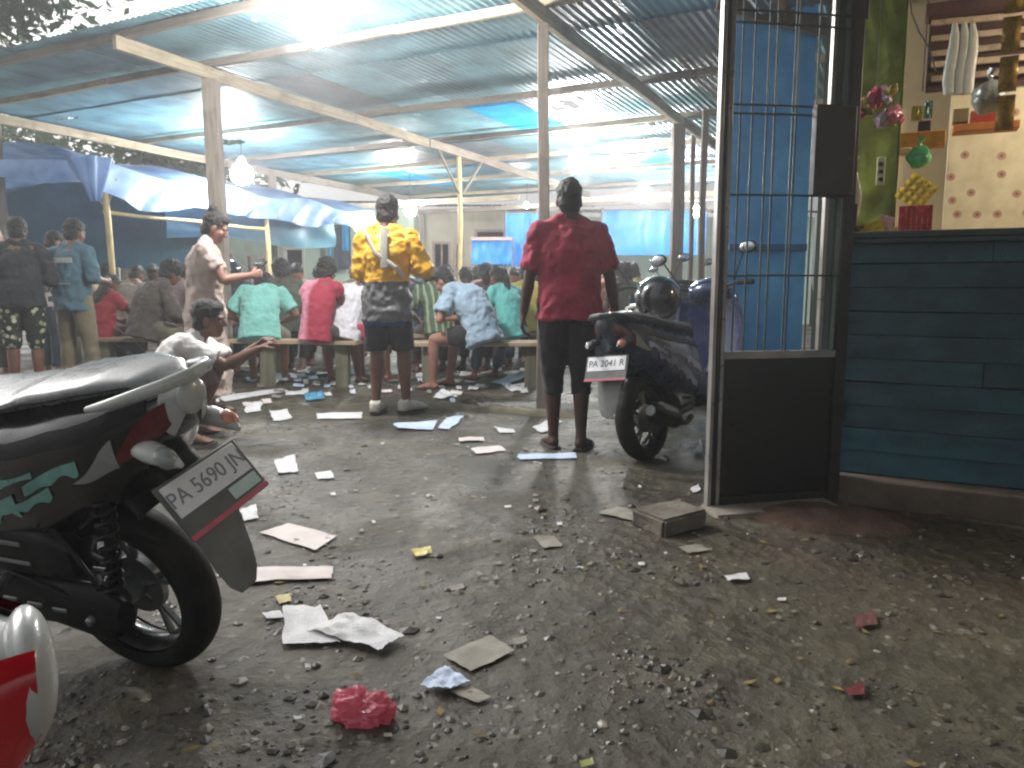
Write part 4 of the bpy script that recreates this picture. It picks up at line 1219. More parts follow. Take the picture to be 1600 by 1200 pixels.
    for k in range(4):
        mb = MB(); mb.box((.10 + .085 * k, .153, .265 + .004 * k), (.05, .008, .012)); mk('case_rib', mb, alloy, cv, bevel=.003)
    mb = MB(); loft(mb, [(.02, .36, .44, .03), (.08, .35, .465, .04), (.25, .35, .48, .042), (.36, .36, .47, .035)], 12, 20, 3.5)
    mb.v = [(x, y + .115, z) for x, y, z in mb.v]; ab = mk('air_box', mb, blackplast, e)
    for k in range(2):
        mb = MB(); mb.box((.20, .159, .40 + .042 * k), (.12 - .03 * k, .006, .009)); mk('air_box_rib', mb, greyplast, ab, bevel=.002)
    mb = MB(); mb.tube([(.30, 0, .30), (.46, 0, .33), (.60, 0, .32)], [(.10, .09), (.10, .10), (.07, .07)], 16, ref=(0, 1, 0)); mk('engine_block', mb, alloy, e)
    for sgn in (1,):
        mb = MB(); mb.tube([(-.035, sgn * .105, .26), (-.075, sgn * .110, .40), (-.13, sgn * .11, .60)], .013, 10); sh = mk('shock_absorber', mb, blackplast, e)
        mb = MB(); P = []
        for k in range(110):
            a = k / 109; q = a * 2 * math.pi * 9; c = Vector((-.05, .108, .32)).lerp(Vector((-.12, .11, .57)), a)
            P.append(c + Vector((math.cos(q) * .022, math.sin(q) * .022, 0)))
        mb.tube(P, .0052, 6); mk('spring', mb, blackplast, sh)
    mb = MB(); mb.tube([(.44, -.09, .20), (.30, -.12, .18), (.16, -.135, .21)], .017, 10); mb.tube([(.17, -.140, .205), (.12, -.145, .225), (-.14, -.165, .300), (-.20, -.168, .315)], [.03, .052, .054, .035], 18); ex = mk('exhaust', mb, blackplast, e)
    mb = MB(); mb.tube([(.10, -.158, .250), (-.10, -.178, .308)], [(.030, .052), (.032, .050)], 14); mk('heat_shield', mb, alloy, ex)
    mb = MB(); mb.tube([(-.19, -.167, .312), (-.215, -.168, .319)], [.030, .030], 14); mk('tail_pipe', mb, alloy, ex)
    mb = MB(); mb.tube([(.03, -.10, .255), (.2, -.11, .25), (.42, -.09, .27)], [(.03, .02), (.035, .025), (.03, .03)], 10); mk('swing_arm', mb, blackplast, e)
    # stands, rear footpegs
    mb = MB(); mb.tube([(.42, .11, .20), (.36, .24, .02), (.34, .27, .0)], [.011, .010, .012], 8); mk('side_stand', mb, blackplast, e)
    for sgn in (1, -1):
        mb = MB(); mb.tube([(.26, sgn * .14, .34), (.22, sgn * .22, .345)], .013, 8); mk('footpeg', mb, alloy, e)
    # front end
    mb = MB(); loft(mb, [(.58, .245, .330, .13), (.70, .235, .305, .165), (.86, .235, .310, .165), (.95, .27, .36, .13)], 14, 20, 4); mk('floorboard', mb, blackplast, e)
    mb = MB()
    def shield(u, v):
        z = .30 + .66 * v; y = (u - .5) * 2 * (.16 + .09 * math.sin(v * math.pi * .8)); x = .90 + .14 * v - .05 * v * v + .07 * (1 - abs(u - .5) * 2) ** .7
        return (x, y, z)
    mb.grid(shield, 20, 18); mk('leg_shield', mb, paint, e, solid=.012)
    mb = MB(); mb.tube([(1.02, 0, .42), (1.10, 0, .58), (1.13, 0, .76), (1.08, 0, .93)], [(.08, .06), (.13, .07), (.15, .08), (.09, .05)], 20, ref=(0, 1, 0)); mk('front_apron', mb, paint, e)
    for sgn in (1, -1):
        mb = MB(); mb.tube([(1.245, sgn * .075, .25), (1.16, sgn * .07, .50), (1.11, sgn * .06, .66)], [.020, .018, .016], 12); mk('fork', mb, alloy, e)
    mb = MB()
    def fend(u, v):
        a = R(20 + 150 * u); r = .285; y = (v - .5) * .15
        return (1.245 + r * math.cos(a), y, .25 + (r - 2.2 * y * y) * math.sin(a))
    mb.grid(fend, 24, 10); mk('front_fender', mb, paint, e, solid=.006)
    mb = MB(); mb.tube([(.93, .34, 1.02), (.96, .22, 1.03), (1.02, .06, 1.0), (1.02, -.06, 1.0), (.96, -.22, 1.03), (.93, -.34, 1.02)], .012, 10); hb = mk('handlebar', mb, blackplast, e)
    for sgn in (1, -1):
        mb = MB(); mb.tube([(.945, sgn * .25, 1.027), (.925, sgn * .36, 1.018)], .018, 12); mk('grip', mb, rubber, hb)
        mb = MB(); mb.tube([(1.0, sgn * .20, 1.05), (.97, sgn * .26, 1.16), (.955, sgn * .30, 1.235)], .006, 8); mr = mk('mirror', mb, blackplast, e)
        mb = MB(); mb.ellipsoid((.955, sgn * .33, 1.25), (.018, .065, .042), None, 20, 12); mk('mirror_shell', mb, blackplast, mr)
        mb = MB(); mb.ellipsoid((.944, sgn * .33, 1.25), (.010, .056, .034), None, 20, 12); mk('mirror_glass', mb, M('mirror_silver', '#c9d2d6', .06, .05, metal=.95), mr)
    mb = MB(); mb.ellipsoid((1.04, 0, 1.0), (.12, .16, .085), None, 24, 16); mk('headlight_cowl', mb, paint, e)
    mb = MB(); mb.ellipsoid((1.115, 0, .985), (.06, .10, .05), None, 20, 12); mk('headlight', mb, clearlens, e)
    # short tail: draw everything behind the axle in
    for o in e.children_recursive:
        if o.name.split('.')[0] in ('number_plate', 'plate_field', 'plate_strip', 'plate_box', 'plate_writing', 'rear_wheel', 'tyre', 'tread', 'rim', 'spoke', 'brake_drum', 'lens') and o.name.split('.')[0] != 'lens': continue
        for v in o.data.vertices:
            if v.co.x < -.14: v.co.x = -.14 + (v.co.x + .14) * .68
            if v.co.z > .40: v.co.z += .03 * min(1, (v.co.z - .40) / .1) * (1 if v.co.x < .6 else 0)
    return e

def place_scooter(e, wheel_at, heading, lean, label, group='scooters parked round the yard'):
    e.location = (wheel_at[0], wheel_at[1], gz(wheel_at[0], wheel_at[1]) - .002)
    e.rotation_euler = (-R(lean), 0, math.atan2(heading[1], heading[0]))
    return tag(e, label, 'scooter', group)

blk = M('gloss_black_paint', '#0b0d0f', .2, .2, 7, coat=.6, dirt='#1e2122', dirt_amt=.25)
silver = M('silver_plastic', '#b4b7b4', .3, .12, 9, coat=.4, dirt='#8a877e', dirt_amt=.3)
teal_g = M('teal_decal', '#6d9c95', .35, .25, 18)
navy = M('navy_paint', '#1d2b52', .25, .2, 7, coat=.6, dirt='#2c2f38', dirt_amt=.3)
pale_lilac = M('pale_lilac_print', '#8e95b4', .35, .2, 18)
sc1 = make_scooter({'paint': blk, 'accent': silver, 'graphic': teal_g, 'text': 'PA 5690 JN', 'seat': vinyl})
place_scooter(sc1, (-.985, 2.03), (-.94, .34), 14, 'black scooter with teal decals and wide plate filling the left foreground')
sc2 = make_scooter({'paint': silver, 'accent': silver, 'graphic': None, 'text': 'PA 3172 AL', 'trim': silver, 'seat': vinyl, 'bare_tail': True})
place_scooter(sc2, (-.662, .384), (-.86, -.51), 9, 'silver and dark blue scooter tail with red lamp in the bottom left corner')
sc3 = make_scooter({'paint': navy, 'accent': M('dark_grey_plastic', '#3a3d42', .4, .15), 'graphic': pale_lilac, 'text': 'PA 2041 R', 'plate_tilt': 22, 'box': False, 'ink': plateink2})
place_scooter(sc3, (.80, 4.48), (.64, .77), 7, 'navy blue scooter with grey mudflap beside the gate and red shirt man')
sc4 = make_scooter({'paint': blk, 'accent': silver, 'graphic': None, 'text': 'PA 4418 RK', 'plate_tilt': 22})
place_scooter(sc4, (1.22, 6.5), (.25, .97), 7, 'black scooter with mirrors parked just behind the navy one')
sc5 = copy_tree(sc4)
place_scooter(sc5, (1.85, 8.5), (.35, .93), 7, 'farthest black scooter beside the square shed post at right')

# ---- crash helmets
def helmet(loc, rz, shell, label, tiltx=0):
    e = empty('crash_helmet', loc, (R(tiltx), 0, rz), label, 'helmet')
    mb = MB(); vs = []; nu, nv = 36, 22
    for j in range(nv + 1):
        ph = R(4 + 128 * j / nv)
        for i in range(nu):
            th = 2 * math.pi * i / nu
            x, y, z = .128 * math.sin(ph) * math.cos(th), .150 * math.sin(ph) * math.sin(th), .132 * math.cos(ph)
            vs.append((x, y, z + .10))
    fs = []
    for j in range(nv):
        for i in range(nu):
            th = 360 * (i + .5) / nu; ph = 4 + 128 * (j + .5) / nv
            if 48 < th < 132 and ph > 66: continue        # face opening at +y
            fs.append((j * nu + i, (j + 1) * nu + i, (j + 1) * nu + (i + 1) % nu, j * nu + (i + 1) % nu))
    fs.append(tuple(range(nu)))
    mb.add(vs, fs); mk('shell', mb, shell, e, solid=.022)
    mb = MB()
    mb.grid(lambda u, v: (.137 * math.sin(R(60 + 52 * v)) * math.cos(R(38 + 104 * u)), .160 * math.sin(R(60 + 52 * v)) * math.sin(R(38 + 104 * u)), .10 + .14 * math.cos(R(60 + 52 * v))), 20, 8)
    mk('visor', mb, M('smoked_visor', '#22282c', .06, .1, coat=1.0), e, solid=.003)
    for sgn in (1, -1):
        mb = MB(); mb.ellipsoid((sgn * .128, .045, .125), (.012, .022, .022), None, 14, 10); mk('visor_pivot', mb, silver, e)
    mb = MB(); mb.tube([(-.126, -.02, .02), (-.08, .01, -.02), (0, .03, -.035), (.08, .01, -.02), (.126, -.02, .02)], (.008), 8); mk('rim_trim', mb, blackplast, e)
    return e
blkg = M('gloss_black_helmet', '#15181c', .14, .15, 8, coat=.8)
hp = At(1030, 470, 4.95)
helmet((hp.x, hp.y, .845), R(25), blkg, 'glossy black helmet with visor resting on the navy scooter\'s seat', -8)
h2 = At(1062, 420, 6.2)
helmet((1.27, 6.82, .85), R(-20), M('dark_grey_helmet', '#2a2e33', .2, .15, coat=.6), 'dark grey helmet on the black scooter behind the navy one', 0)
# ================================================================== people
PENDING = []      # (object, material) waiting for the surface to be grown
def ik(a, b, l1, l2, hint):
    d = b - a; L = max(min(d.length, (l1 + l2) * .998), abs(l1 - l2) + .02); dn = d.normalized()
    x = (l1 * l1 - l2 * l2 + L * L) / (2 * L); h = math.sqrt(max(0, l1 * l1 - x * x))
    hp = hint - dn * hint.dot(dn)
    if hp.length < 1e-4: hp = dn.orthogonal()
    return a + dn * x + hp.normalized() * h, a + dn * L
TEX = {}
def cloud(scale):
    if scale not in TEX:
        t = bpy.data.textures.new('folds_%g' % scale, 'CLOUDS'); t.noise_scale = scale; t.noise_depth = 2; TEX[scale] = t
    return TEX[scale]
def grow(name, mb, mat, parent, voxel, smooth=3, folds=0, fscale=.12, label=None):
    me = mb.mesh(name)
    o = link(name, me, None, parent)
    m = o.modifiers.new('r', 'REMESH'); m.mode = 'VOXEL'; m.voxel_size = voxel
    if smooth: m = o.modifiers.new('s', 'SMOOTH'); m.factor = .5; m.iterations = smooth
    if folds:
        m = o.modifiers.new('d', 'DISPLACE'); m.texture = cloud(fscale); m.strength = folds; m.mid_level = .5; m.texture_coords = 'GLOBAL'
        m = o.modifiers.new('d2', 'DISPLACE'); m.texture = cloud(fscale * .42); m.strength = folds * .5; m.mid_level = .5; m.texture_coords = 'GLOBAL'
        m = o.modifiers.new('s2', 'SMOOTH'); m.factor = .5; m.iterations = 1
    PENDING.append((o, mat))
    if label: o['label'] = label
    return o
def finish_growing():
    bpy.context.view_layer.update()
    dg = bpy.context.evaluated_depsgraph_get()
    for o, mat in PENDING:
        me = bpy.data.meshes.new_from_object(o.evaluated_get(dg))
        old = o.data; o.modifiers.clear(); o.data = me; bpy.data.meshes.remove(old)
        me.shade_smooth(); me.materials.clear(); me.materials.append(mat)
    PENDING.clear()

def skin(name, col): return M(name, col, .5, .14, 22, .2, 120, .002, subsurf=.12)
SKIN = [skin('skin_brown', '#6e4a3a'), skin('skin_deep', '#4c3129'), skin('skin_tan', '#92695a'), skin('skin_mid', '#85594a')]
HAIR = M('black_hair', '#14110f', .5, .3, 60, .8, 160, .01)
HAIRB = M('dark_brown_hair', '#2b1c18', .5, .3, 60, .8, 160, .01)
EYEW = M('eye_white', '#d8d4cc', .3, .05); EYED = M('eye_dark', '#1a1210', .2, .05)
def cloth(name, col, rough=.85, **kw):
    return M(name, col, rough, kw.pop('var', .10), kw.pop('scale', 7), kw.pop('bump', .18), kw.pop('bscale', 16), kw.pop('bdist', .02), sheen=.1, **kw)

def person(label, loc, yaw, H=1.68, skinm=0, pelvis=.94, py=0.0, lean=4, curve=4, neck=6, hpitch=0, hyaw=0, twist=0, side=0,
           wl=None, wr=None, el=None, er=None, al=(-.10, 0, 0), ar=(.10, 0, 0), kl=(0, 1, .0), kr=(0, 1, .0), tl=0., tr=0.,
           shirt=None, sleeve=.55, hem=.12, bottoms=None, leglen=.85, dress=None, shoes='bare', shoem=None, hair='short', hairm=None,
           fat=1.0, voxel=.012, curl=.6, face=False, hand_hold=None, group='people in the yard', extra=None, loose=1.0, floor=0.0):
    """local frame: +y is where the person faces, x to the right, z up. wl/wr wrists, al/ar ankles (ground points)"""
    k = H / 1.70
    e = empty('person', (loc[0], loc[1], floor if floor else gz(loc[0], loc[1])), (0, 0, yaw), label, 'person', group)
    X = Vector((1, 0, 0))
    def sp(a): return Vector((math.sin(R(side)), math.sin(R(a)), math.cos(R(a)))).normalized()
    pel = Vector((0, py, pelvis * (k if pelvis > .7 else 1)))
    waist = pel + sp(lean * .5) * .14 * k
    chest = waist + sp(lean) * .19 * k
    nb = chest + sp(lean + curve) * .19 * k
    skull = nb + sp(lean + curve + neck) * .090 * k
    lat = Matrix.Rotation(R(twist), 3, 'Z') @ X
    fw_u = lat.cross(sp(lean + curve)) * -1
    if fw_u.y < 0 and abs(lean) < 60: fw_u = -fw_u
    hm = Matrix.Rotation(R(hyaw + twist), 3, 'Z') @ Matrix.Rotation(R(-hpitch), 3, 'X')
    hc = skull + hm @ Vector((0, .018, .045)) * k
    dn = -sp(lean + curve)
    shl = nb - lat * .172 * k * (.5 + .5 * fat) + dn * .068 * k; shr = nb + lat * .172 * k * (.5 + .5 * fat) + dn * .068 * k
    hpl = pel - X * .092 * k - Vector((0, 0, .02)); hpr = pel + X * .092 * k - Vector((0, 0, .02))
    ua, fa_, th, sn = .285 * k, .245 * k, .425 * k, .415 * k
    if wl is None: wl = (-.25, .06, pel.z - .09)
    if wr is None: wr = (.25, .06, pel.z - .09)
    elb_l, wl = ik(shl, Vector(wl), ua, fa_, Vector(el if el else (-.4, -1, -.3))); elb_r, wr = ik(shr, Vector(wr), ua, fa_, Vector(er if er else (.4, -1, -.3)))
    al = Vector(al) + Vector((0, 0, .075 * k)); ar = Vector(ar) + Vector((0, 0, .075 * k))
    knl, al = ik(hpl, al, th, sn, Vector(kl)); knr, ar = ik(hpr, ar, th, sn, Vector(kr))
    S = SKIN[skinm]
    # ---------------- body: one continuous surface
    b = MB()
    secs = [(pel - Vector((0, 0, .085 * k)), .10, .085), (pel - Vector((0, 0, .02)), .155 * fat, .105 * fat), (waist, .130 * fat, .095 * fat), (chest, .150 * fat, .108 * fat),
            (nb + dn * .07 * k, .155, .092), (nb + dn * .015, .085, .065), (nb - dn * .03, .056, .055)]
    b.tube([s[0] for s in secs], [(s[1] * k, s[2] * k) for s in secs], 20, ref=[X, X, X, lat, lat, lat, lat])
    b.tube([nb + dn * .03, skull, hc], [.062 * k, .057 * k, .055 * k], 14)
    for sh, eb, wr_, sg in ((shl, elb_l, wl, -1), (shr, elb_r, wr, 1)):
        b.capsule(nb + dn * .05 * k + lat * sg * .06 * k, sh, .06 * k, .058 * k); b.capsule(nb - dn * .030 * k + lat * sg * .02 * k, nb + dn * .035 * k + lat * sg * .10 * k, .040 * k, .045 * k)
        b.tube([sh, sh.lerp(eb, .35), sh.lerp(eb, .75), eb], [.054 * k, .050 * k, .043 * k, .040 * k], 14)
        b.capsule(eb, eb.lerp(wr_, .02), .040 * k, .040 * k)
        b.tube([eb, eb.lerp(wr_, .28), eb.lerp(wr_, .75), wr_], [.039 * k, .041 * k, .031 * k, .026 * k], 14)
        # hand: palm, four fingers with two bends, thumb from the side
        d = (wr_ - eb).normalized()
        inward = (Vector((-sg, 0, 0)) - d * Vector((-sg, 0, 0)).dot(d))
        if hand_hold: inward = Vector(hand_hold[0]) - d * Vector(hand_hold[0]).dot(d)
        pn = inward.normalized()                     # palm looks this way
        w = d.cross(pn).normalized()
        if w.y * 1 + w.z * .6 < 0: w = -w            # thumb side: forward / up
        palm_c = wr_ + d * .045 * k
        b.tube([wr_ - d * .01, wr_ + d * .03 * k, wr_ + d * .085 * k, wr_ + d * .095 * k], [(.026 * k, .020 * k), (.036 * k, .017 * k), (.042 * k, .015 * k), (.036 * k, .010 * k)], 14, ref=w)
        for f in range(4):
            L1 = (.044, .048, .045, .036)[f] * k; L2 = (.040, .045, .041, .032)[f] * k
            p0 = wr_ + d * .082 * k + w * (.030 - .0205 * f) * k
            c1 = curl * (.7 + .12 * f); d1 = d * math.cos(c1) + pn * math.sin(c1); p1 = p0 + d1 * L1
            c2 = c1 + curl * 1.1; d2 = d * math.cos(c2) + pn * math.sin(c2); p2 = p1 + d2 * L2
            b.capsule(p0, p1, .0095 * k, .0088 * k, 8); b.capsule(p1, p2, .0088 * k, .0075 * k, 8)
        t0 = wr_ + d * .025 * k + w * .030 * k; td = (d * .7 + w * .55 + pn * .45).normalized(); t1 = t0 + td * .045 * k; t2 = t1 + (d * .85 + pn * .5).normalized() * .032 * k
        b.capsule(t0, t1, .013 * k, .0105 * k, 8); b.capsule(t1, t2, .0105 * k, .0085 * k, 8)
    for hp_, kn, an, sg, toe in ((hpl, knl, al, -1, tl), (hpr, knr, ar, 1, tr)):
        b.tube([hp_ + Vector((0, 0, .03)), hp_.lerp(kn, .3), hp_.lerp(kn, .7), kn], [.085 * k * fat, .082 * k * fat, .066 * k, .055 * k], 16)
        b.capsule(kn, kn.lerp(an, .02), .054 * k, .054 * k)
        fwd = (kn - hp_); fwd.z = 0
        b.tube([kn, kn.lerp(an, .28), kn.lerp(an, .6), kn.lerp(an, .9), an], [.052 * k, .057 * k, .046 * k, .035 * k, .036 * k], 16)
        q = Matrix.Rotation(R(-toe * sg), 3, 'Z') @ Vector((0, 1, 0))
        side_v = q.cross(Vector((0, 0, 1)))
        z0 = an.z - .075 * k
        def fp(y, z): return Vector((an.x, an.y, z0)) + q * y * k + Vector((0, 0, z * k))
        b.tube([fp(-.055, .034), fp(-.035, .036), fp(.03, .040), fp(.09, .030), fp(.15, .020), fp(.175, .016)], [(.018 * k, .018 * k), (.033 * k, .034 * k), (.038 * k, .038 * k), (.045 * k, .028 * k), (.046 * k, .018 * k), (.030 * k, .010 * k)], 14, ref=side_v)
        b.capsule(an, fp(-.01, .035), .037 * k, .036 * k)
        if shoes == 'sneaker':
            s = MB(); s.tube([fp(-.075, .05), fp(-.06, .05), fp(.0, .055), fp(.07, .048), fp(.15, .036), fp(.195, .028), fp(.208, .022)], [(.022, .03), (.042, .052), (.047, .056), (.053, .044), (.055, .034), (.042, .024), (.02, .012)], 16, ref=side_v)
            s.tube([fp(-.02, .07), fp(-.035, .10)], [.05, .046], 14)
            sh_ = grow('shoe', s, shoem or SHOE_W, e, .008, 2)
            s = MB(); s.tube([fp(-.08, .012), fp(-.06, .012), fp(.05, .012), (fp(.15, .012)), fp(.20, .014), fp(.212, .016)], [(.03, .012), (.046, .013), (.052, .013), (.058, .013), (.045, .012), (.02, .008)], 16, ref=side_v)
            mk('sole', s, SOLE, sh_)
        elif shoes == 'sandal':
            s = MB(); s.tube([fp(-.075, .0), fp(-.06, .0), fp(.05, .0), fp(.14, .0), fp(.19, .002), fp(.20, .004)], [(.025, .010), (.042, .011), (.044, .011), (.052, .011), (.04, .010), (.02, .008)], 16, ref=side_v)
            sd = mk('sandal', s, shoem or SOLE, e)
            s = MB(); s.tube([fp(.06, .02) - side_v * .046, fp(.10, .062), fp(.06, .02) + side_v * .046], (.009, .004), 8, ref=[q, q, q]); mk('strap', s, shoem or SOLE, sd)
    # head
    def hp3(x, y, z): return hc + hm @ (Vector((x, y, z)) * k)
    def he(c, r, rot=None): b.ellipsoid(hp3(*c), tuple(q * k for q in r), hm if rot is None else hm @ rot, 20, 14)
    he((0, -.014, .030), (.075, .094, .086)); he((0, .022, -.030), (.062, .070, .086)); he((0, .052, -.092), (.036, .030, .026)); he((0, .0, -.055), (.058, .062, .05))
    b.capsule(hp3(0, .086, .012), hp3(0, .108, -.026), .009 * k, .0125 * k, 10)
    b.capsule(hp3(-.016, .090, -.031), hp3(.016, .090, -.031), .009 * k, .009 * k, 8)
    b.capsule(hp3(-.042, .074, .022), hp3(.042, .074, .022), .012 * k, .012 * k, 10)
    b.capsule(hp3(-.020, .084, -.060), hp3(.020, .084, -.060), .009 * k, .009 * k, 8); b.capsule(hp3(-.017, .081, -.073), hp3(.017, .081, -.073), .009 * k, .009 * k, 8)
    for sg in (-1, 1):
        he((sg * .076, -.006, -.012), (.009, .022, .033)); he((sg * .042, .062, -.025), (.022, .02, .022))
    body = grow('body', b, S, e, voxel * (.62 if face else 1), 2)
    if face:
        for sg in (-1, 1):
            mb = MB(); mb.ellipsoid(hp3(sg * .031, .0795, -.002), (.012 * k, .009 * k, .007 * k), hm, 14, 8); ey = mk('eye', mb, EYEW, e)
            mb = MB(); mb.ellipsoid(hp3(sg * .031, .0865, -.002), (.006 * k, .004 * k, .006 * k), hm, 10, 8); mk('iris', mb, EYED, ey)
            mb = MB(); mb.tube([hp3(sg * .016, .094, .020), hp3(sg * .034, .090, .025), hp3(sg * .050, .074, .020)], .004 * k, 6); mk('eyebrow', mb, HAIR, e)
    # ---------------- hair
    hmaterial = hairm or HAIR
    h = MB()
    def hx(c, r): h.ellipsoid(hp3(*c), tuple(q * k for q in r), hm, 20, 14)
    if hair in ('short', 'bun', 'pony', 'long', 'curly', 'crop'):
        g = {'short': 1.0, 'crop': .55, 'bun': .8, 'pony': .9, 'long': 1.1, 'curly': 2.3}[hair]
        hx((0, -.026, .048), (.077 + .009 * g, .090 + .010 * g, .080 + .012 * g))
        hx((0, -.050, -.020), (.070 + .008 * g, .050 + .010 * g, .080 + .006 * g))
        if hair != 'crop': hx((0, .038, .088), (.058, .050, .034))
        if hair in ('bun', 'pony', 'long'): hx((0, -.045, .0), (.083, .062, .085))
        if hair == 'bun': hx((0, -.075, .135), (.045, .045, .038))
        if hair == 'pony':
            h.tube([hp3(0, -.10, .06), hp3(0, -.15, .03), hp3(0, -.155, -.06), hp3(0, -.13, -.20), hp3(0, -.12, -.27)], [.03 * k, .04 * k, .045 * k, .036 * k, .012 * k], 12)
        if hair == 'long':
            h.tube([hp3(0, -.06, .05), hp3(0, -.085, -.05), hp3(0, -.09, -.17), hp3(0, -.09, -.30), hp3(0, -.09, -.36)], [(.08 * k, .05 * k), (.088 * k, .045 * k), (.085 * k, .04 * k), (.07 * k, .03 * k), (.03 * k, .015 * k)], 16, ref=hm @ X)
        grow('hair', h, hmaterial, e, .008, 1, .046 if hair == 'curly' else .026, .024 if hair == 'curly' else .022)
    elif hair == 'cap':
        hx((0, -.055, -.005), (.076, .052, .07)); grow('hair', h, hmaterial, e, .011, 1, .012, .05)
        c = MB(); c.ellipsoid(hp3(0, -.012, .060), (.088 * k, .104 * k, .075 * k), hm, 24, 14); cp = grow('cap', c, shoem if False else CAPM, e, .009, 1)
        c = MB(); c.tube([hp3(0, .07, .055), hp3(0, .12, .050), hp3(0, .165, .038)], [(.075 * k, .007), (.07 * k, .006), (.04 * k, .004)], 16, ref=hm @ X); mk('peak', c, CAPM, cp)
    elif hair == 'helmet':
        hx((0, -.008, .030), (.122, .140, .122)); grow('helmet', h, HELM, e, .012, 2)
        c = MB(); c.grid(lambda u, v: hp3(.128 * math.cos(R(35 + 110 * u)), .146 * math.sin(R(35 + 110 * u)), -.06 + .10 * v), 14, 5); mk('visor', c, M('visor_dark', '#20262a', .08, .1, coat=1), e, solid=.003)
    # ---------------- clothes
    if shirt is not None:
        c = MB(); q = .014 * loose
        dnp = -sp(lean * .5)
        if pelvis < .7: dnp = (dnp + Vector((0, -.1, 0))).normalized()
        S2 = [(pel + dnp * (hem + .0) * k, .178 * fat + q * 1.2, .128 * fat + q * 1.4), (pel + dnp * (hem * .4) * k, .174 * fat + q, .124 * fat + q * 1.2), (waist, .158 * fat + q, .118 * fat + q * 1.2), (chest, .170 * fat + q, .122 * fat + q),
              (nb + dn * .095 * k, .164 + q, .105 + q * .8), (nb + dn * .04 * k, .115, .082), (nb - dn * .006, .070, .066)]
        c.tube([s[0] for s in S2], [(s[1] * k, s[2] * k) for s in S2], 24, ref=[X, X, X, lat, lat, lat, lat])
        for sh, eb, wr_, sg in ((shl, elb_l, wl, -1), (shr, elb_r, wr, 1)):
            c.capsule(nb - dn * .004 * k + lat * sg * .045 * k, nb + dn * .035 * k + lat * sg * .11 * k, .050 * k, .058 * k)
            c.capsule(nb + dn * .050 * k + lat * sg * .06 * k, sh, (.058 + q * .3) * k, (.066 + q * .4) * k)
            if sleeve <= 0: continue
            if sleeve <= 1:
                en = sh.lerp(eb, sleeve); c.tube([sh, sh.lerp(en, .5), en, en + (en - sh).normalized() * .004], [(.070 + q * .3) * k, (.068 + q * .6) * k, (.066 + q) * k, (.060 + q) * k], 16)
            else:
                en = eb.lerp(wr_, sleeve - 1)
                c.tube([sh, sh.lerp(eb, .5), eb], [(.070 + q * .3) * k, (.064 + q * .6) * k, (.056 + q * .8) * k], 16); c.capsule(eb, eb.lerp(en, .02), (.055 + q * .8) * k, (.055 + q * .8) * k)
                c.tube([eb, eb.lerp(en, .5), en], [(.055 + q * .8) * k, (.050 + q * .7) * k, (.038 + q * .5) * k], 16)
        grow('shirt', c, shirt, e, max(.010, voxel * .9), 3, min(.055, .036 * loose), .11 if loose < 1.6 else .16)
    if bottoms is not None:
        c = MB()
        c.tube([pel - Vector((0, 0, .10 * k)), pel - Vector((0, 0, .02)), pel + sp(lean * .5) * .06 * k, pel + sp(lean * .5) * .09 * k], [(.13 * k, .11 * k), (.170 * fat * k, .122 * fat * k), (.158 * fat * k, .118 * fat * k), (.150 * fat * k, .112 * fat * k)], 20, ref=X)
        for hp_, kn, an in ((hpl, knl, al), (hpr, knr, ar)):
            if leglen <= 1:
                en = hp_.lerp(kn, leglen); c.tube([hp_ + Vector((0, 0, .03)), hp_.lerp(en, .5), en, en + (en - hp_).normalized() * .004], [.098 * k * fat, .098 * k * fat, .092 * k, .085 * k], 18)
            else:
                en = kn.lerp(an, leglen - 1)
                c.tube([hp_ + Vector((0, 0, .03)), hp_.lerp(kn, .5), kn], [.100 * k * fat, .090 * k * fat, .076 * k], 18); c.capsule(kn, kn.lerp(en, .02), .075 * k, .075 * k)
                c.tube([kn, kn.lerp(en, .5), en], [.075 * k, .070 * k, .064 * k], 18)
        grow('trousers' if leglen > 1.5 else 'shorts', c, bottoms, e, max(.010, voxel * .9), 3, .024, .12)
    if dress is not None:
        c = MB()
        S2 = [(Vector((pel.x, pel.y, .16)), .235, .19), (Vector((pel.x, pel.y, .5)), .215, .175), (pel - Vector((0, 0, .03)), .188 * fat, .145 * fat), (waist, .165 * fat, .13 * fat), (chest, .175 * fat, .130 * fat), (nb + dn * .075 * k, .168, .108), (nb + dn * .025 * k, .10, .078), (nb - dn * .01, .070, .066)]
        c.tube([s[0] for s in S2], [(s[1] * k, s[2] * k) for s in S2], 28, ref=[X, X, X, X, lat, lat, lat, lat])
        for sh, eb, wr_, sg in ((shl, elb_l, wl, -1), (shr, elb_r, wr, 1)):
            c.capsule(nb - dn * .004 * k + lat * sg * .045 * k, nb + dn * .035 * k + lat * sg * .11 * k, .050 * k, .058 * k); c.capsule(nb + dn * .055 * k + lat * sg * .07 * k, sh, .062 * k, .068 * k); en = sh.lerp(eb, sleeve)
            c.tube([sh, sh.lerp(en, .5), en], [.074 * k, .076 * k, .074 * k], 16)
        grow('dress', c, dress, e, max(.010, voxel * .9), 3, .05, .11)
    if extra: extra(e, dict(k=k, pel=pel, waist=waist, chest=chest, nb=nb, lat=lat, wl=wl, wr=wr, hc=hc, hm=hm, sp=sp, shl=shl, shr=shr, elb_l=elb_l, elb_r=elb_r, knl=knl, knr=knr))
    return e
SHOE_W = M('white_shoe', '#c9c6bd', .6, .14, 20, .3, 60, .003, dirt='#8d8474', dirt_amt=.5)
SOLE = M('dark_sole', '#2a2523', .8, .2, 20)
CAPM = cloth('dark_cap', '#26262a')
HELM = M('crowd_helmet', '#17191c', .15, .2, coat=.8)

def at_ground(px, py): return G(px, py)
def at_y(px, py, Y): p = At(px, py, Y); return (p.x, p.y)
def face_to(px_dir): return px_dir

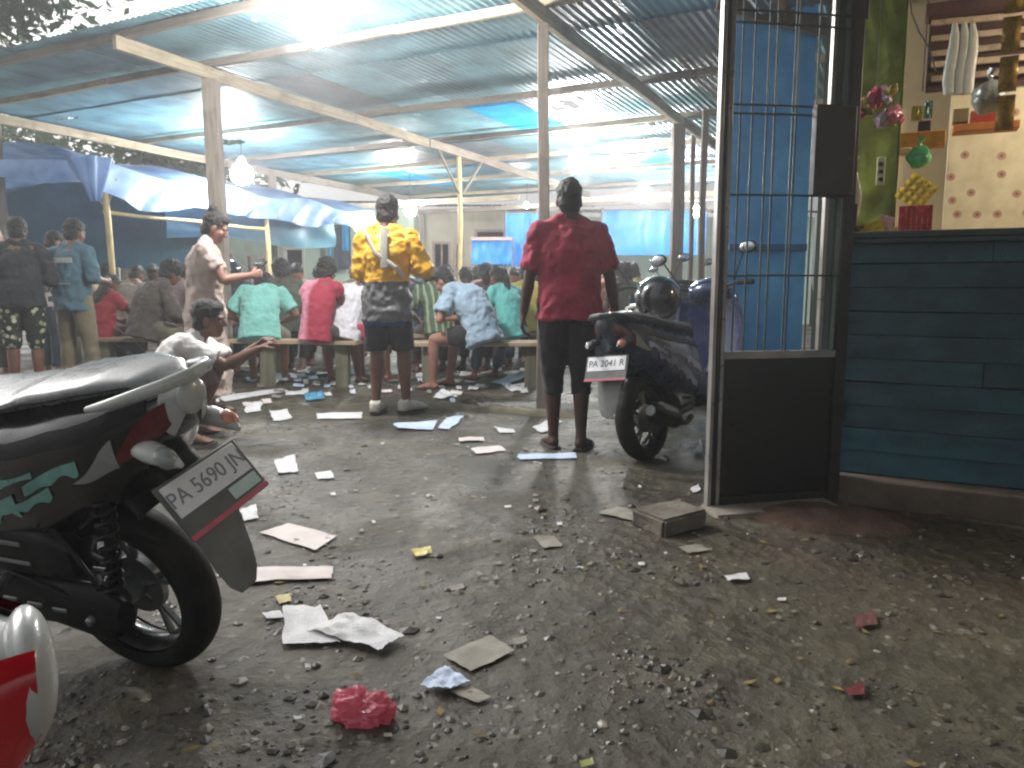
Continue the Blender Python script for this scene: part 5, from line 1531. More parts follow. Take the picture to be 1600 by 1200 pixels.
# ---- materials for particular garments
def zoned(name, bands, fold=True, rough=.7):
    """cloth dyed in level bands: (height above the ground, colour) from the bottom up"""
    m = bpy.data.materials.new(name); t = NT(m); vec = t.coord(False); s = t.sep(vec)
    wob = t.math('MULTIPLY', t.noise(vec, 9, 3), .02)
    z = t.math('ADD', s[2], wob)
    c = None
    for zz, col in bands:
        if c is None: c = t.ramp(t.noise(vec, 8, 5), [(.3, tuple(x * .85 for x in lin(col))), (.7, tuple(min(1, x * 1.12) for x in lin(col)))])
        else:
            k = t.math('GREATER_THAN', z, zz); cc = t.ramp(t.noise(vec, 8, 5), [(.3, tuple(x * .85 for x in lin(col))), (.7, tuple(min(1, x * 1.12) for x in lin(col)))])
            c = t.mix(k, c, cc)
    t.base(c); t.b.inputs['Roughness'].default_value = rough
    t.bump(t.noise(vec, 16, 4), .35, .02); return m
def floral(name, base, spot):
    m = bpy.data.materials.new(name); t = NT(m); vec = t.coord(False)
    vo = t.n('TexVoronoi'); vo.inputs['Scale'].default_value = 17; t.l(vec, vo.inputs['Vector'])
    t.base(t.mix(t.ramp(vo.outputs['Distance'], [(.30, (1, 1, 1)), (.38, (0, 0, 0))]), lin(base), t.ramp(vo.outputs['Color'], [(.3, lin(spot)), (.7, lin('#c9c4b0'))])))
    t.b.inputs['Roughness'].default_value = .85; return m
def stripes(name, c1, c2, n, axis=0):
    m = bpy.data.materials.new(name); t = NT(m); vec = t.coord(False); s = t.sep(vec)
    w = t.math('SINE', t.math('MULTIPLY', t.math('ADD', s[axis], t.math('MULTIPLY', t.noise(vec, 5, 2), .03)), n))
    t.base(t.mix(t.ramp(w, [(.35, (0, 0, 0)), (.6, (1, 1, 1))]), lin(c1), lin(c2))); t.b.inputs['Roughness'].default_value = .85; return m
def split_x(name, left, right, x0=0.):
    m = bpy.data.materials.new(name); t = NT(m); vec = t.coord(False); s = t.sep(vec)
    k = t.ramp(t.math('ADD', t.math('ADD', s[0], .46), t.math('MULTIPLY', t.noise(vec, 5, 3), .08)), [(.5 + x0 - .03, (0, 0, 0)), (.5 + x0 + .03, (1, 1, 1))])
    t.base(t.mix(k, lin(left), lin(right))); t.b.inputs['Roughness'].default_value = .85; t.bump(t.noise(vec, 16, 4), .35, .02); return m
black_c = cloth('black_cloth', '#17171a'); navy_c = cloth('navy_cloth', '#1b2030'); khaki_c = cloth('khaki_cloth', '#6f6552'); denim_c = cloth('denim', '#353f4c'); brown_c = cloth('brown_cloth', '#3e352f')
FW = 0.0
def phone(e, d):
    p = (d['wl'] + d['wr']) / 2 + Vector((0, .085, .055))
    mb = MB(); mb.box((0, 0, 0), (.072, .009, .145)); o = mk('mobile_phone', mb, M('phone_body', '#2a2b2e', .25, .1), None, bevel=.004)
    mb = MB(); mb.box((0, -.0052, 0), (.064, .001, .130)); mk('screen', mb, M('phone_screen', '#aab4bb', .15, .05), o)
    o.matrix_basis = e.matrix_basis @ Matrix.Translation(p) @ Matrix.Rotation(R(-38), 4, 'X')
    tag(o, 'mobile phone held up by the woman in beige', 'phone')

# ---------------------------------------------------------------- standing figures
def jacket_extra(e, d):
    refl = M('reflective_tape', '#a3a39a', .35, .12, 20)
    nb, ch, wa, pe = d['nb'], d['chest'], d['waist'], d['pel']
    def back(p, x, off): return Vector((x, p.y - off, p.z))
    mb = MB(); mb.tube([back(nb, .02, .128), back(ch, .03, .158), back(ch.lerp(wa, .6), .035, .156)], (.030, .006), 12, ref=(1, 0, 0)); mk('reflective_strip', mb, refl, e)
    mb = MB(); mb.tube([back(nb, -.15, .10), back(ch, -.04, .160), back(wa.lerp(ch, .4), .12, .152), back(wa, .17, .09)], (.018, .006), 12, ref=(0, 0, 1)); mk('bag_strap', mb, M('dirty_white_webbing', '#b9b0a8', .7, .15), e)
    mb = MB(); mb.tube([pe + Vector((0, 0, -.16)), pe + Vector((0, 0, -.225))], [(.178, .130), (.182, .134)], 28, ref=(1, 0, 0)); mk('undershirt_hem', mb, cloth('blue_undershirt', '#2b3a80'), e)
jacket_m = zoned('work_jacket', [(0, '#5d5f60'), (1.06, '#d9a21c')], rough=.55)
pY = G(608, 647)
person('man in yellow and grey work jacket, black shorts and white shoes standing, back turned', (pY.x, pY.y), R(-8), 1.70, 0, lean=2, curve=5, neck=10, hpitch=10, hyaw=-8, wl=(-.12, .22, 1.06), wr=(.20, .24, 1.14), el=(-.35, -.8, -.6), er=(.55, -.7, -.5),
       al=(-.10, -.02, 0), ar=(.13, .05, 0), tl=6, tr=32, shirt=jacket_m, sleeve=1.9, hem=.20, bottoms=cloth('black_shorts', '#15161c'), leglen=.96, shoes='sneaker', hair='short', loose=1.5, fat=1.02, voxel=.009, extra=jacket_extra)
pR = G(872, 700)
person('man in maroon T-shirt and long black shorts standing, back turned, beside the navy scooter', (pR.x + .06, pR.y), R(4), 1.65, 1, lean=1, curve=3, neck=4, hpitch=4, wl=(-.30, .05, .74), wr=(.31, .02, .80), el=(-1, -.8, 0), er=(1, -.8, 0),
       al=(-.09, .02, 0), ar=(.075, -.06, 0), tl=8, tr=25, shirt=cloth('maroon_jersey', '#8c2038', col2='#a03048'), sleeve=.86, hem=.10, bottoms=cloth('black_long_shorts', '#1a1a1a'), leglen=1.34, shoes='sandal', hair='crop', fat=1.12, loose=1.3, voxel=.009)
pB = At(318, 440, 6.05)
person('woman in long beige dress with hair bun standing and looking at a phone', (pB.x, pB.y), R(-76), 1.58, 2, lean=3, curve=6, neck=16, hpitch=24, wl=(-.10, .34, 1.10), wr=(.07, .36, 1.10), el=(-.5, -.3, -1), er=(.5, -.3, -1), dress=cloth('beige_dress', '#b09c92', col2='#bba9a0'), sleeve=.62, shoes='sandal',
       hair='bun', fat=1.1, voxel=.010, face=True, curl=.9, extra=phone)
def logo_extra(e, d):
    ch = d['chest']; mb = MB(); mb.box((.05, ch.y - .147, ch.z + .035), (.19, .006, .045)); mk('back_print', mb, M('pale_print', '#b5b9b5', .7, .2, 40), e, bevel=.002)
    wa = d['waist']; mb = MB(); mb.box((.02, wa.y - .146, wa.z + .0), (.20, .006, .014)); mk('back_print', mb, M('pale_print_line', '#8d979a', .7, .2, 40), e)
person('man in faded blue shirt with pale back print and khaki trousers standing at left', at_y(112, 440, 7.4), R(-14), 1.62, 0, lean=3, curve=4, neck=10, hpitch=14, wl=(-.2, .22, 1.05), wr=(.2, .22, 1.05), shirt=cloth('faded_blue_shirt', '#3f5e6c'), sleeve=1.2, hem=.13, bottoms=khaki_c, leglen=1.9, shoes='sandal', hair='short', fat=1.05, loose=1.3, extra=logo_extra, al=(-.13, 0, 0), ar=(.14, .05, 0))
person('person in black top and floral knee shorts standing at the far left', at_y(30, 440, 7.1), R(22), 1.62, 0, lean=4, curve=5, neck=12, hpitch=15, wl=(-.18, .22, 1.0), wr=(.2, .22, 1.0), shirt=cloth('black_top', '#1c2226'), sleeve=1.5, hem=.08, bottoms=floral('floral_print', '#20261f', '#8a9270'), leglen=1.05, shoes='sandal', hair='short', fat=1.1, loose=1.4)
person('person in pale patterned shirt standing behind the faded blue shirt', at_y(72, 440, 8.6), R(-30), 1.6, 2, lean=6, curve=8, neck=10, hpitch=20, wl=(-.2, .2, 1.1), wr=(.2, .2, 1.1), shirt=floral('pale_pattern', '#bdb4ae', '#8d8f98'), sleeve=.6, bottoms=denim_c, leglen=1.9, hair='short')
person('person with pale cap hair partly cut by the left edge', at_y(-14, 440, 8.4), R(-20), 1.62, 2, lean=4, shirt=cloth('slate_shirt', '#3b4750'), sleeve=.6, bottoms=brown_c, leglen=1.9, hair='crop', hairm=M('grey_hair', '#a39c92', .6, .2, 50))

# ---------------------------------------------------------------- squatting man
person('man in white T-shirt squatting with both arms stretched forward, seen in profile', at_y(262, 560, 5.05), R(-82), 1.66, 0, pelvis=.29, py=-.10, lean=40, curve=6, neck=-6, hpitch=6, hyaw=0, wl=(-.08, .56, .62), wr=(.08, .60, .61), el=(-.3, -.2, -1), er=(.3, -.2, -1),
       al=(-.14, .10, 0), ar=(.14, .14, 0), kl=(-.45, 1, .8), kr=(.45, 1, .8), tl=18, tr=18, shirt=cloth('white_tee', '#dedcd8', dirt='#bba8a2', dirt_amt=.25), sleeve=.75, hem=.06, bottoms=cloth('grey_shorts', '#6f6a62'), leglen=.92, shoes='sandal', hair='short', face=True, voxel=.009, curl=.9, hand_hold=((0, 0, -1),))
# ---------------------------------------------------------------- seated people: each sits on a bench plank
SEATZ = .47
def sit(label, px, Y, yaw, seat=SEATZ, lean=28, curve=18, neck=14, hpitch=36, spread=.16, reach=.36, hz=.62, **kw):
    x, y = at_y(px, 500, Y)
    kw.setdefault('wl', (-.16, reach, hz)); kw.setdefault('wr', (.16, reach, hz))
    kw.setdefault('al', (-spread, .44, 0)); kw.setdefault('ar', (spread, .48, 0))
    kw.setdefault('el', (-.8, -.3, -.6)); kw.setdefault('er', (.8, -.3, -.6))
    kw.setdefault('kl', (-.15, .4, 1)); kw.setdefault('kr', (.15, .4, 1))
    return person(label, (x, y), R(yaw), pelvis=seat + .105, lean=lean, curve=curve, neck=neck, hpitch=hpitch, **kw)

teal_t = cloth('teal_tee', '#79b7ae'); white_t = cloth('white_orange_tee', '#c9c8cc')
sit('seated person in pale teal T-shirt bent forward, back turned', 405, 7.75, 8, lean=30, curve=26, neck=22, hpitch=52, H=1.68, skinm=0, shirt=teal_t, sleeve=.75, bottoms=cloth('olive_grey_shorts', '#6d6a58'), leglen=.95, hair='short', fat=1.08, loose=1.3)
sit('seated person with bushy hair in pink and crimson sleeveless top', 494, 7.55, -22, lean=14, curve=12, neck=8, hpitch=20, H=1.62, skinm=0, shirt=split_x('pink_crimson', '#d58a9c', '#96283f', -.03), sleeve=.25, bottoms=brown_c, leglen=.9, hair='curly', wr=(.10, .48, .56), wl=(-.24, .34, .6))
def satchel(e, d):
    p = d['waist'] + Vector((-.20, -.10, .02)); mb = MB(); mb.box(p, (.14, .10, .26)); mk('shoulder_bag', mb, cloth('brown_bag', '#5a4d45'), e, bevel=.03)
sit('seated person in white T-shirt and pink shorts left of the yellow jacket', 537, 7.75, -30, lean=26, curve=22, neck=14, hpitch=40, H=1.66, skinm=0, shirt=split_x('white_with_orange', '#c98f4a', '#cdccd2', -.14), sleeve=.7, bottoms=cloth('pink_shorts', '#b24458'), leglen=.85, hair='short', fat=1.1, loose=1.3)
sit('seated man in pale blue grey T-shirt and black shorts facing left on the bench', 752, 7.35, 62, lean=30, curve=24, neck=16, hpitch=38, H=1.72, skinm=2, shirt=cloth('blue_grey_tee', '#8ea3b6'), sleeve=.75, bottoms=black_c, leglen=.62, hair='short', fat=1.15, loose=1.4, spread=.18, wl=(-.10, .42, .70), wr=(.12, .46, .68), shoes='sandal')
def ptail(e, d): pass
sit('seated girl in turquoise top with dark ponytail beside the blue grey T-shirt', 800, 7.95, 40, lean=18, curve=14, neck=8, hpitch=24, H=1.5, skinm=0, shirt=cloth('turquoise_top', '#62b0ac'), sleeve=.6, bottoms=denim_c, leglen=1.8, hair='pony')
sit('seated person in green striped shirt behind the yellow jacket\'s arm', 686, 8.5, 20, lean=24, curve=18, H=1.62, skinm=0, shirt=stripes('green_stripe', '#4d5e48', '#8d9a80', 90), sleeve=.8, bottoms=brown_c, leglen=1.8, hair='curly')
sit('seated person in dull yellow top half hidden by the red shirt', 828, 8.9, 10, lean=14, H=1.6, skinm=0, shirt=cloth('dull_yellow_top', '#b3a552'), sleeve=.6, bottoms=denim_c, leglen=1.8, hair='short')
sit('seated person in dark brown jacket at left facing right', 226, 8.0, -48, lean=20, curve=16, neck=10, hpitch=26, H=1.68, skinm=0, shirt=cloth('dark_brown_jacket', '#3d3733', col2='#51473f'), sleeve=1.85, bottoms=cloth('camo_trousers', '#4a4a3c', col2='#6a6452'), leglen=1.9, hair='curly', loose=1.8, fat=1.1)
sit('girl with long dark hair in red top seated at left', 160, 8.2, -20, lean=10, curve=8, H=1.36, skinm=0, shirt=cloth('red_top', '#8c2530'), sleeve=.6, bottoms=brown_c, leglen=1.8, hair='long', hairm=HAIRB, seat=.42)
sit('person in pale pink top and black trousers seated behind the beige dress', 268, 9.3, -25, lean=14, curve=10, H=1.6, skinm=2, shirt=cloth('pale_pink_top', '#c2a5a0'), sleeve=.8, bottoms=black_c, leglen=1.9, hair='short')
sit('person in grey shirt seated behind the girl in red', 200, 9.9, -10, lean=12, H=1.62, skinm=0, shirt=cloth('warm_grey_shirt', '#8f8178'), sleeve=.7, bottoms=black_c, leglen=1.9, hair='short')
# farther row, facing the benches from the other side
FAR = [(378, 9.2, 170, 'dark_green_shirt', '#32403a', 'helmet', 'person in glossy black helmet seated behind the pale teal T-shirt'),
       (424, 9.7, 160, 'charcoal_shirt', '#33363a', 'short', 'person in charcoal shirt seated just right of the pale teal T-shirt'),
       (448, 8.9, 30, 'moss_shirt', '#4a5044', 'curly', 'person in mossy shirt between the teal and pink tops'),
       (664, 10.4, -10, 'slate_grey_shirt', '#565c60', 'short', 'person in slate shirt seen past the yellow jacket\'s right arm'),
       (706, 9.4, 20, 'plum_shirt', '#4b343a', 'curly', 'person in plum shirt behind the green striped one'),
       (773, 9.6, 150, 'dark_red_shirt', '#54333a', 'cap', 'person in dark cap behind the turquoise top'),
       (756, 10.8, 30, 'tan_shirt', '#8a705c', 'short', 'person in tan shirt seated in front of the low blue sheet'),
       (988, 8.6, 25, 'olive_dark_shirt', '#3a3a30', 'curly', 'person with bushy hair beyond the red shirt\'s right arm'),
       (1018, 9.6, 60, 'lime_shirt', '#a9a75a', 'short', 'person in lime top beyond the black helmet'),
       (176, 10.8, 40, 'rust_shirt', '#6a4436', 'curly', 'person in rust shirt far back under the blue canopy'),
       (246, 10.6, 200, 'ash_shirt', '#77777a', 'short', 'person in ash grey shirt behind the dark brown jacket'),
       (336, 9.9, 30, 'ink_blue_shirt', '#2c3648', 'short', 'person in ink blue shirt between the square post and the helmet'),
       (402, 10.9, 10, 'wine_shirt', '#5a2f38', 'short', 'person in wine red shirt far behind the pale teal T-shirt'),
       (470, 10.2, 190, 'cream_shirt', '#b3ab98', 'short', 'person in cream shirt behind the pink and crimson top'),
       (516, 9.6, 170, 'dark_grey_shirt', '#3c3e40', 'curly', 'person in dark grey shirt between the pink and white tops'),
       (560, 10.4, 20, 'khaki_shirt', '#756a50', 'short', 'person in khaki shirt just left of the yellow jacket'),
       (640, 9.3, 25, 'navy_shirt', '#2a3348', 'short', 'person in navy shirt at the yellow jacket\'s right elbow'),
       (728, 10.3, 185, 'sky_shirt', '#6d8ea6', 'curly', 'person in sky blue shirt behind the blue grey T-shirt'),
       (810, 10.6, 170, 'sand_shirt', '#9c8a6c', 'short', 'person in sand coloured shirt under the upper blue sheet'),
       (850, 9.8, 10, 'forest_shirt', '#33473a', 'short', 'person in forest green shirt against the central post'),
       (960, 10.4, 20, 'brick_shirt', '#7a4638', 'short', 'person in brick red shirt under the wide blue sheet'),
       (120, 9.8, -20, 'beige_shirt', '#a3937e', 'short', 'person in beige shirt behind the faded blue shirt'),
       (300, 10.4, 10, 'dark_teal_shirt', '#37474a', 'short', 'person in dark teal shirt seated behind the square post')]
for px, Y, yw, mn, colr, hr, lab in FAR:
    sit(lab, px, Y, yw, H=random.choice((1.56, 1.62, 1.68)), skinm=random.choice((0, 0, 1, 3)), shirt=cloth(mn, colr), sleeve=random.choice((.6, .75, 1.8)), bottoms=random.choice((brown_c, black_c, denim_c)), leglen=1.8, hair=hr, lean=random.uniform(10, 22), curve=10, hpitch=24, voxel=.014)
finish_growing()

# ---------------------------------------------------------------- benches: plank on sunk stump posts
stump = wood('mossy_post', '#6b6a58', .9, 20, .35, '#4a4a3a'); board = wood('bench_board', '#a08c72', .8)
def bench(pa, pb, label, z=SEATZ, w=.26, posts=(.12, .88), pw=.13):
    a = Vector((pa[0], pa[1], 0)); b = Vector((pb[0], pb[1], 0)); d = (b - a).normalized(); sd = Vector((-d.y, d.x, 0))
    e = empty('plank_bench', a.lerp(b, .5), label=label, cat='bench', group='plank benches under the shed roof')
    for k in (-1, 1): 
        stick('plank', a + sd * k * w * .255 + Vector((0, 0, z - .02)), b + sd * k * w * .255 + Vector((0, 0, z - .02 + .002 * k)), w * .49, .038, board, e, warp=.003)
    for q in posts:
        p = a.lerp(b, q); stick('leg', (p.x, p.y, -.06), (p.x + .008, p.y, z - .041), pw, pw, stump, e, warp=.006, up=(0, 1, 0), bevel=.012)
def by(px, Y): return at_y(px, 520, Y)
bench(by(360, 7.85), by(562, 7.65), 'plank bench under the teal, pink and white shirts', posts=(.28, .86))
bench(by(636, 7.5), by(850, 7.55), 'plank bench under the blue grey T-shirt and turquoise top', posts=(.16, .90))
bench(by(130, 8.15), by(290, 8.05), 'reddish plank bench under the brown jacket at left', posts=(.2, .8))
bench(by(640, 8.62), by(860, 8.85), 'plank bench behind the blue grey T-shirt')
bench(by(240, 9.4), by(460, 9.2), 'plank bench behind the pale teal T-shirt')
bench(by(660, 9.7), by(800, 9.7), 'plank bench under the dark cap', posts=(.1, .9))
bench(by(950, 8.75), by(1060, 9.5), 'plank bench beyond the parked scooters', posts=(.1, .9))
bench(by(180, 9.95), by(320, 10.4), 'plank bench under the grey shirt at left', posts=(.1, .9))
bench(by(390, 10.95), by(490, 10.15), 'plank bench under the wine and cream shirts', posts=(.1, .9))
bench(by(500, 9.55), by(600, 10.45), 'plank bench under the dark grey and khaki shirts', posts=(.1, .9))
bench(by(800, 10.6), by(975, 10.4), 'plank bench under the sand and brick shirts', posts=(.1, .9))
bench(by(105, 9.8), by(185, 10.8), 'plank bench under the rust and beige shirts', posts=(.1, .9))
bench(by(640, 10.6), by(780, 10.8), 'farthest plank bench in front of the low blue sheet', posts=(.1, .9))
# cloth bag and green bottle details near the left group
def bag_table():
    p = at_y(205, 470, 9.4)
bag_table()
# ================================================================== litter on the ground
pap_w = M('white_paper', '#d6d6d8', .75, .08, 14, .3, 40, .006, dirt='#9a958c', dirt_amt=.35, transl=.1)
pap_g = M('muddied_paper', '#8b867b', .8, .2, 14, .3, 40, .006, dirt='#5f584d', dirt_amt=.7)
pap_p = M('pinkish_paper', '#cfc6c2', .75, .1, 8, .3, 40, .006, dirt='#a08c84', dirt_amt=.4)
pap_b = M('bluish_paper', '#b7c6dd', .7, .1, 14, .3, 40, .006, dirt='#9098a4', dirt_amt=.3)
def add_print(m, amt=.28):
    '''rows of faint print on a paper'''
    t = NT(m); src = t.b.inputs['Base Color'].links[0].from_socket
    vec = t.coord(); s = t.sep(vec)
    row = t.math('GREATER_THAN', t.math('SINE', t.math('MULTIPLY', s[1], 420)), .25)
    mp = t.n('Mapping'); mp.inputs['Scale'].default_value = (1, .35, 1); t.l(vec, mp.inputs['Vector'])
    word = t.math('GREATER_THAN', t.noise(mp.outputs[0], 190, 2), .5)
    area = t.math('GREATER_THAN', t.noise(vec, 9, 2), .47)
    k = t.math('MULTIPLY', t.math('MULTIPLY', t.math('MULTIPLY', row, word), area), amt)
    t.base(t.mix(k, src, lin('#5a5c66')))
for q in (pap_w, pap_g, pap_b): add_print(q)
yel_w = M('yellow_wrapper', '#b5a52c', .4, .15, 20, .4, 40, .006)
cya_w = M('cyan_plastic', '#4f93b5', .3, .15, 20, .4, 40, .006)
def paper(corners, mat, label, name='paper_sheet', cat='paper', curl=.010, group='paper litter on the ground', seed=None, n=12):
    """a loose sheet whose corners are given as photo pixels on the ground"""
    curl *= .75
    P = [G(*c) for c in corners]
    if len(P) == 3: P.append((P[0] + P[2]) / 2)
    c = sum(P, Vector()) / 4; sd = seed if seed is not None else corners[0][0] * .37
    size = max((P[0] - P[2]).length, (P[1] - P[3]).length)
    n = n if size > .12 else 6
    mb = MB()
    def fn(u, v):
        p = P[0].lerp(P[1], u).lerp(P[3].lerp(P[2], u), v)
        e = min(u, 1 - u, v, 1 - v)
        p = p + Vector((noise.noise((u * 3 + sd, v * 3, 1)), noise.noise((u * 3, v * 3 + sd, 5)), 0)) * .035 * size
        z = .006 + curl * (.5 + .5 * noise.noise((u * 3.1 + sd, v * 3.1, 2))) + curl * 1.2 * max(0, noise.noise((u * 1.4 + sd, v * 1.4, 7)))
        z += .5 * curl * abs(noise.noise((u * 6 + sd, v * 6, 3)))
        return (p.x - c.x, p.y - c.y, z + gz(p.x, p.y))
    mb.grid(fn, n, n)
    o = mk(name, mb, mat, smooth=50); o.location = (c.x, c.y, 0)
    return tag(o, label, cat, group)
paper([(362, 892), (520, 886), (518, 905), (362, 914)], pap_p, 'long white and pinkish strip of paper beside the near scooter\'s tyre')
paper([(443, 952), (500, 950), (532, 1008), (443, 1012)], pap_w, 'left of two crumpled white sheets overlapping in the foreground', curl=.016)
paper([(476, 990), (548, 966), (633, 1000), (592, 1023)], pap_w, 'wavy white sheet lying over another in the foreground', curl=.034, n=16)
paper([(692, 1025), (765, 993), (805, 1018), (735, 1050)], pap_g, 'greyish muddy sheet in front of the crumpled white pair', curl=.006)
paper([(655, 1077), (695, 1046), (734, 1072), (700, 1086)], pap_b, 'small bluish white crumpled sheet right of the red bag', curl=.028)
paper([(702, 1082), (738, 1074), (768, 1092), (745, 1100)], pap_g, 'grey scrap touching the bluish crumpled sheet', curl=.006)
paper([(405, 835), (450, 820), (526, 840), (492, 862)], pap_p, 'torn pale sheet pressed into mud behind the scooter\'s mudflap', curl=.006)
paper([(428, 721), (460, 715), (468, 738), (434, 742)], pap_w, 'square white paper left of centre halfway up the yard', curl=.014)
paper([(492, 740), (518, 737), (522, 748), (496, 751)], pap_w, 'small white scrap right of the square white paper', curl=.008)
paper([(382, 632), (408, 628), (407, 644), (384, 647)], pap_w, 'small white square sheet in front of the squatting man')
paper([(420, 645), (448, 641), (456, 655), (428, 659)], pap_w, 'tilted white sheet right of the small white square')
paper([(494, 648), (566, 645), (564, 655), (496, 656)], pap_w, 'long white strip touching the white shoe')
paper([(614, 665), (684, 659), (676, 673), (622, 672)], pap_b, 'bluish white strip lying below the white shoes', curl=.014)
paper([(684, 671), (698, 654), (726, 652), (702, 673)], pap_b, 'bluish white sheet right of the strip below the shoes', curl=.016)
paper([(772, 668), (803, 672), (805, 678), (780, 678)], pap_w, 'thin white strip midway between the two standing men')
paper([(716, 686), (756, 685), (757, 691), (718, 692)], pap_p, 'thin pale strip just before the pinkish sheet at the middle')
paper([(735, 703), (780, 698), (791, 706), (745, 712)], pap_p, 'pinkish white sheet left of the red shirt man\'s feet')
paper([(831, 669), (862, 656), (878, 660), (850, 678)], pap_w, 'white sheet beside the red shirt man\'s bare foot')
paper([(808, 712), (900, 709), (902, 717), (811, 720)], pap_b, 'long white strip at the red shirt man\'s toes', curl=.006)
paper([(832, 840), (866, 838), (879, 854), (850, 857)], pap_g, 'grey sheet alone in the middle of the yard', curl=.006)
paper([(935, 803), (965, 793), (999, 805), (988, 816)], pap_g, 'grey scrap left of the concrete block', curl=.008)
paper([(1131, 904), (1165, 900), (1172, 909), (1138, 912)], pap_w, 'small white scrap below the earth heap', curl=.008)
paper([(1060, 858), (1090, 852), (1110, 862), (1075, 868)], pap_g, 'dull scrap just below the concrete block', curl=.005)
paper([(410, 962), (438, 957), (446, 968), (416, 971)], pap_w, 'little white scrap left of the crumpled white pair', curl=.006)
paper([(374, 800), (400, 790), (404, 812), (382, 817)], pap_w, 'white scrap beside the near scooter\'s plate', curl=.012)
paper([(1078, 766), (1092, 760), (1094, 769), (1082, 772)], pap_w, 'white scrap at the foot of the gate post', curl=.008)
paper([(1084, 712), (1096, 690), (1097, 710), (1088, 714)], pap_w, 'white slip standing against the gate post', curl=.03)
paper([(676, 626), (690, 612), (708, 622), (700, 627)], pap_w, 'folded white sheet by the bench leg right of the shoes', curl=.035)
paper([(768, 600), (800, 588), (832, 590), (790, 604)], pap_b, 'bluish sheet under the bench left of the red shirt', curl=.03)
paper([(786, 606), (830, 598), (832, 607), (800, 614)], pap_w, 'white sheet under the bluish one beneath the bench', curl=.016)
paper([(338, 621), (438, 607), (452, 612), (352, 629)], pap_w, 'long white streamer in front of the pale teal shirt\'s bench', curl=.012)
paper([(412, 594), (430, 585), (452, 596), (430, 601)], pap_w, 'curled white sheet under the teal shirt\'s bench', curl=.04)
paper([(446, 614), (480, 611), (478, 618), (446, 619)], pap_w, 'short white strip left of the cyan plastic', curl=.012)
paper([(475, 617), (505, 614), (507, 626), (478, 629)], cya_w, 'crumpled cyan plastic wrapper in front of the benches', 'plastic_wrapper', 'wrapper', curl=.03)
paper([(642, 863), (672, 857), (675, 867), (650, 873)], yel_w, 'yellow wrapper in the middle of the yard', 'plastic_wrapper', 'wrapper', curl=.012)
paper([(430, 935), (452, 930), (456, 942), (436, 946)], M('pale_yellow_wrapper', '#a89a5e', .5, .15), 'pale yellow scrap above the crumpled white pair', 'plastic_wrapper', 'wrapper', curl=.008)
paper([(700, 918), (722, 913), (726, 920), (706, 925)], pap_g, 'pale scrap in the middle below the yellow wrapper', curl=.006)
paper([(800, 1000), (822, 996), (824, 1006), (804, 1010)], pap_g, 'grey scrap at the corner of the greyish muddy sheet', curl=.006)
paper([(905, 1193), (925, 1188), (928, 1198), (908, 1202)], M('pale_green_wrapper', '#8d9150', .5, .15), 'yellow green scrap at the bottom centre edge', 'plastic_wrapper', 'wrapper', curl=.006)
paper([(1330, 965), (1365, 960), (1372, 980), (1335, 985)], M('faded_red_wrapper', '#5f3c3a', .6, .2), 'faded red wrapper on the dark ground at right', 'plastic_wrapper', 'wrapper', curl=.012)
paper([(1320, 1078), (1348, 1072), (1352, 1088), (1326, 1092)], M('dark_red_wrapper', '#5e2426', .6, .2), 'dark red wrapper at lower right', 'plastic_wrapper', 'wrapper', curl=.010)
# trodden scraps under and between the benches: nothing tells them apart
rg = random.Random(5)
def scrap_label(px, mt):
    col = {'white_paper': 'white', 'muddied_paper': 'muddy grey', 'pinkish_paper': 'pinkish', 'bluish_paper': 'bluish'}[mt.name]
    for lim, where in ((300, 'behind the black scooter at left'), (390, 'round the squatting man'), (460, 'below the pale teal shirt'), (555, 'below the pink and crimson top'), (660, 'behind the yellow jacket man'), (760, 'below the blue grey T-shirt'), (850, 'below the turquoise top'), (960, 'behind the red shirt man')):
        if px < lim: break
    else: where = 'by the navy scooter'
    return 'small trodden ' + col + ' paper scrap ' + where
for k in range(165):
    px = rg.uniform(180, 1060); py = rg.choice((rg.uniform(566, 606), rg.uniform(575, 632)))
    if 550 < px < 660 and py > 612: continue
    mt = rg.choice((pap_w, pap_w, pap_g, pap_p, pap_b))
    w = rg.uniform(6, 19); h = rg.uniform(3, 7); sk = rg.uniform(-4, 4)
    paper([(px, py), (px + w, py - sk * .4), (px + w + sk, py + h), (px + sk, py + h + sk * .3)], mt, scrap_label(px, mt), 'paper_scrap', 'paper', curl=rg.uniform(.008, .03), group='trodden scraps round the benches', seed=k)
for k in range(60):
    px = rg.uniform(380, 1300); py = rg.uniform(650, 900) if k < 45 else rg.uniform(900, 1150)
    if px > 1090 and py < 830: continue
    s = (py - 440) / 200; w = rg.uniform(3, 7) * s ** .7; h = rg.uniform(1.5, 3) * s ** .7; sk = rg.uniform(-3, 3)
    paper([(px, py), (px + w, py - sk * .4), (px + w + sk, py + h), (px + sk, py + h)], (m2 := rg.choice((pap_w, pap_g, pap_g))), 'tiny ' + ('white' if m2 is pap_w else 'muddy') + ' paper scrap ' + ('far up the open yard near the standing men' if py < 730 else '') * 0 + (('left' if px < 690 else 'centre' if px < 1000 else 'right') + ' side of the foreground gravel' if py > 900 else ('far up ' if py < 740 else 'halfway up ' if py < 820 else 'below the middle of ') + ('the open yard left of centre' if px < 600 else 'the open yard at the centre' if px < 850 else 'the open yard right of centre')), 'paper_scrap', 'paper', curl=.006, group='tiny scraps over the yard', seed=k + 300)

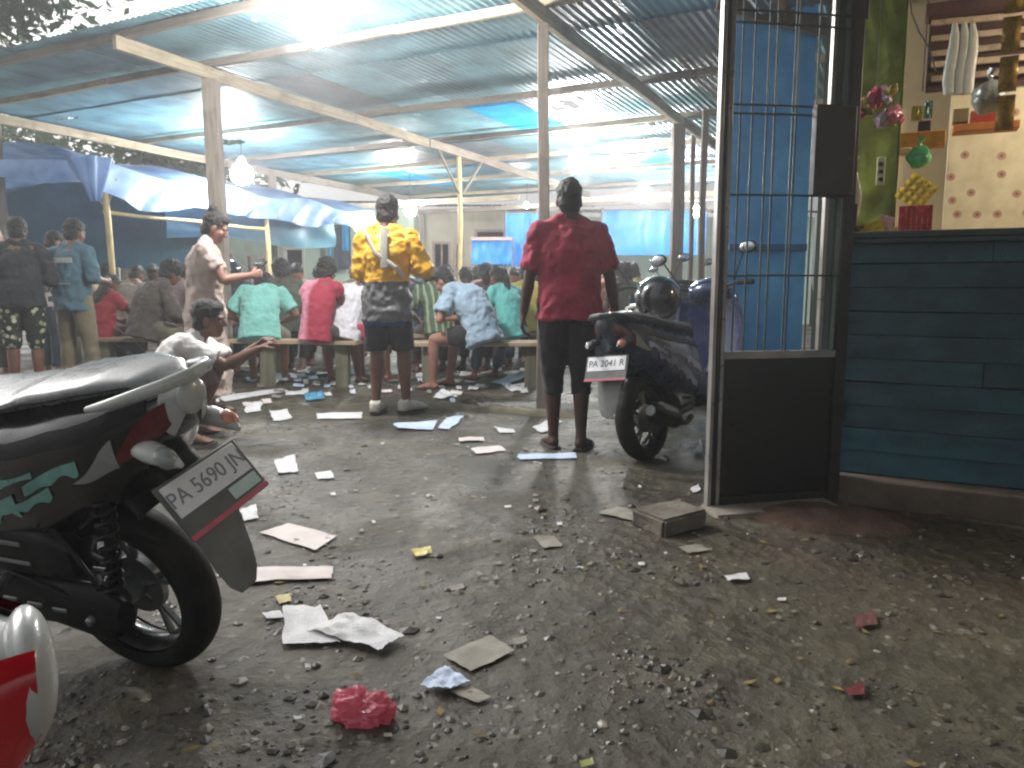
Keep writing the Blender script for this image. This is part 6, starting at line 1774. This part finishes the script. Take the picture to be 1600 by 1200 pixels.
# ---- crumpled red plastic bag
def red_bag():
    c = G(565, 1120)
    mb = MB(); mb.ellipsoid((0, 0, 0), (1, 1, 1), None, 96, 60)
    vs = []
    for v in mb.v:
        p = Vector(v)
        # two lobes with a dip between, flattened underneath
        lobe = 1 - .42 * math.exp(-((p.x - .15) / .26) ** 2) * max(0, p.z) + .18 * (p.x < 0) * max(0, p.z)
        r = lobe * (1 + .26 * noise.noise(p * 1.7 + Vector((3, 0, 0))) - .30 * abs(noise.noise(p * 2.7)) - .24 * abs(noise.noise(p * 4.6)) - .05 * abs(noise.noise(p * 12)))
        vs.append((p.x * r * .092, p.y * r * .058, max(-.006, p.z * r * .050 + .022)))
    mb.v = vs
    o = mk('plastic_bag', mb, M('crumpled_red_plastic', '#f28a9e', .22, .18, 30, .3, 60, .004, col2='#e08090', transl=.5), smooth=50)
    o.location = (c.x, c.y, gz(c.x, c.y)); o.rotation_euler = (0, 0, R(-8))
    tag(o, 'crumpled translucent red plastic bag lying in the foreground', 'plastic bag')
red_bag()
# ---- low worn kerb of earth and concrete before the benches
def kerb():
    a = G(655, 634); b = G(905, 652); d = b - a
    mb = MB()
    def fn(u, v):
        p = a + d * u; q = (v - .5) * 2
        z = .045 * max(0, 1 - abs(q) ** 3) * (1 + .5 * noise.noise((u * 9, v, 3))) * min(1, u * 12, (1 - u) * 12) - .006
        return (p.x, p.y + .09 * q + .03 * noise.noise((u * 5, 1, 1)), z + gz(p.x, p.y))
    mb.grid(fn, 70, 10)
    tag(mk('kerb', mb, M('mossy_kerb', '#6a6353', .9, .3, 8, .6, 50, .01, dirt='#4a4a36')), 'low worn earth kerb in front of the benches', 'kerb', kind='structure')
kerb()
# ---- haze added to stand in for lens bloom and veil round the lamps
def haze():
    mb = MB(); mb.box((0, 5, 4.2), (230, 222, 10.4))
    o = mk('haze', mb, None, smooth=0)
    m = bpy.data.materials.new('lens_bloom_haze'); m.use_nodes = True; nt = m.node_tree
    nt.nodes.remove(nt.nodes['Principled BSDF'])
    pv = nt.nodes.new('ShaderNodeVolumePrincipled'); pv.inputs['Color'].default_value = (.93, .96, 1, 1); pv.inputs['Density'].default_value = HAZE; pv.inputs['Anisotropy'].default_value = .7
    nt.links.new(pv.outputs[0], nt.nodes['Material Output'].inputs['Volume'])
    o.data.materials.append(m); tag(o, 'thin haze added through the yard for lens bloom round the lamps', 'haze', kind='stuff')
HAZE = .0075
haze()
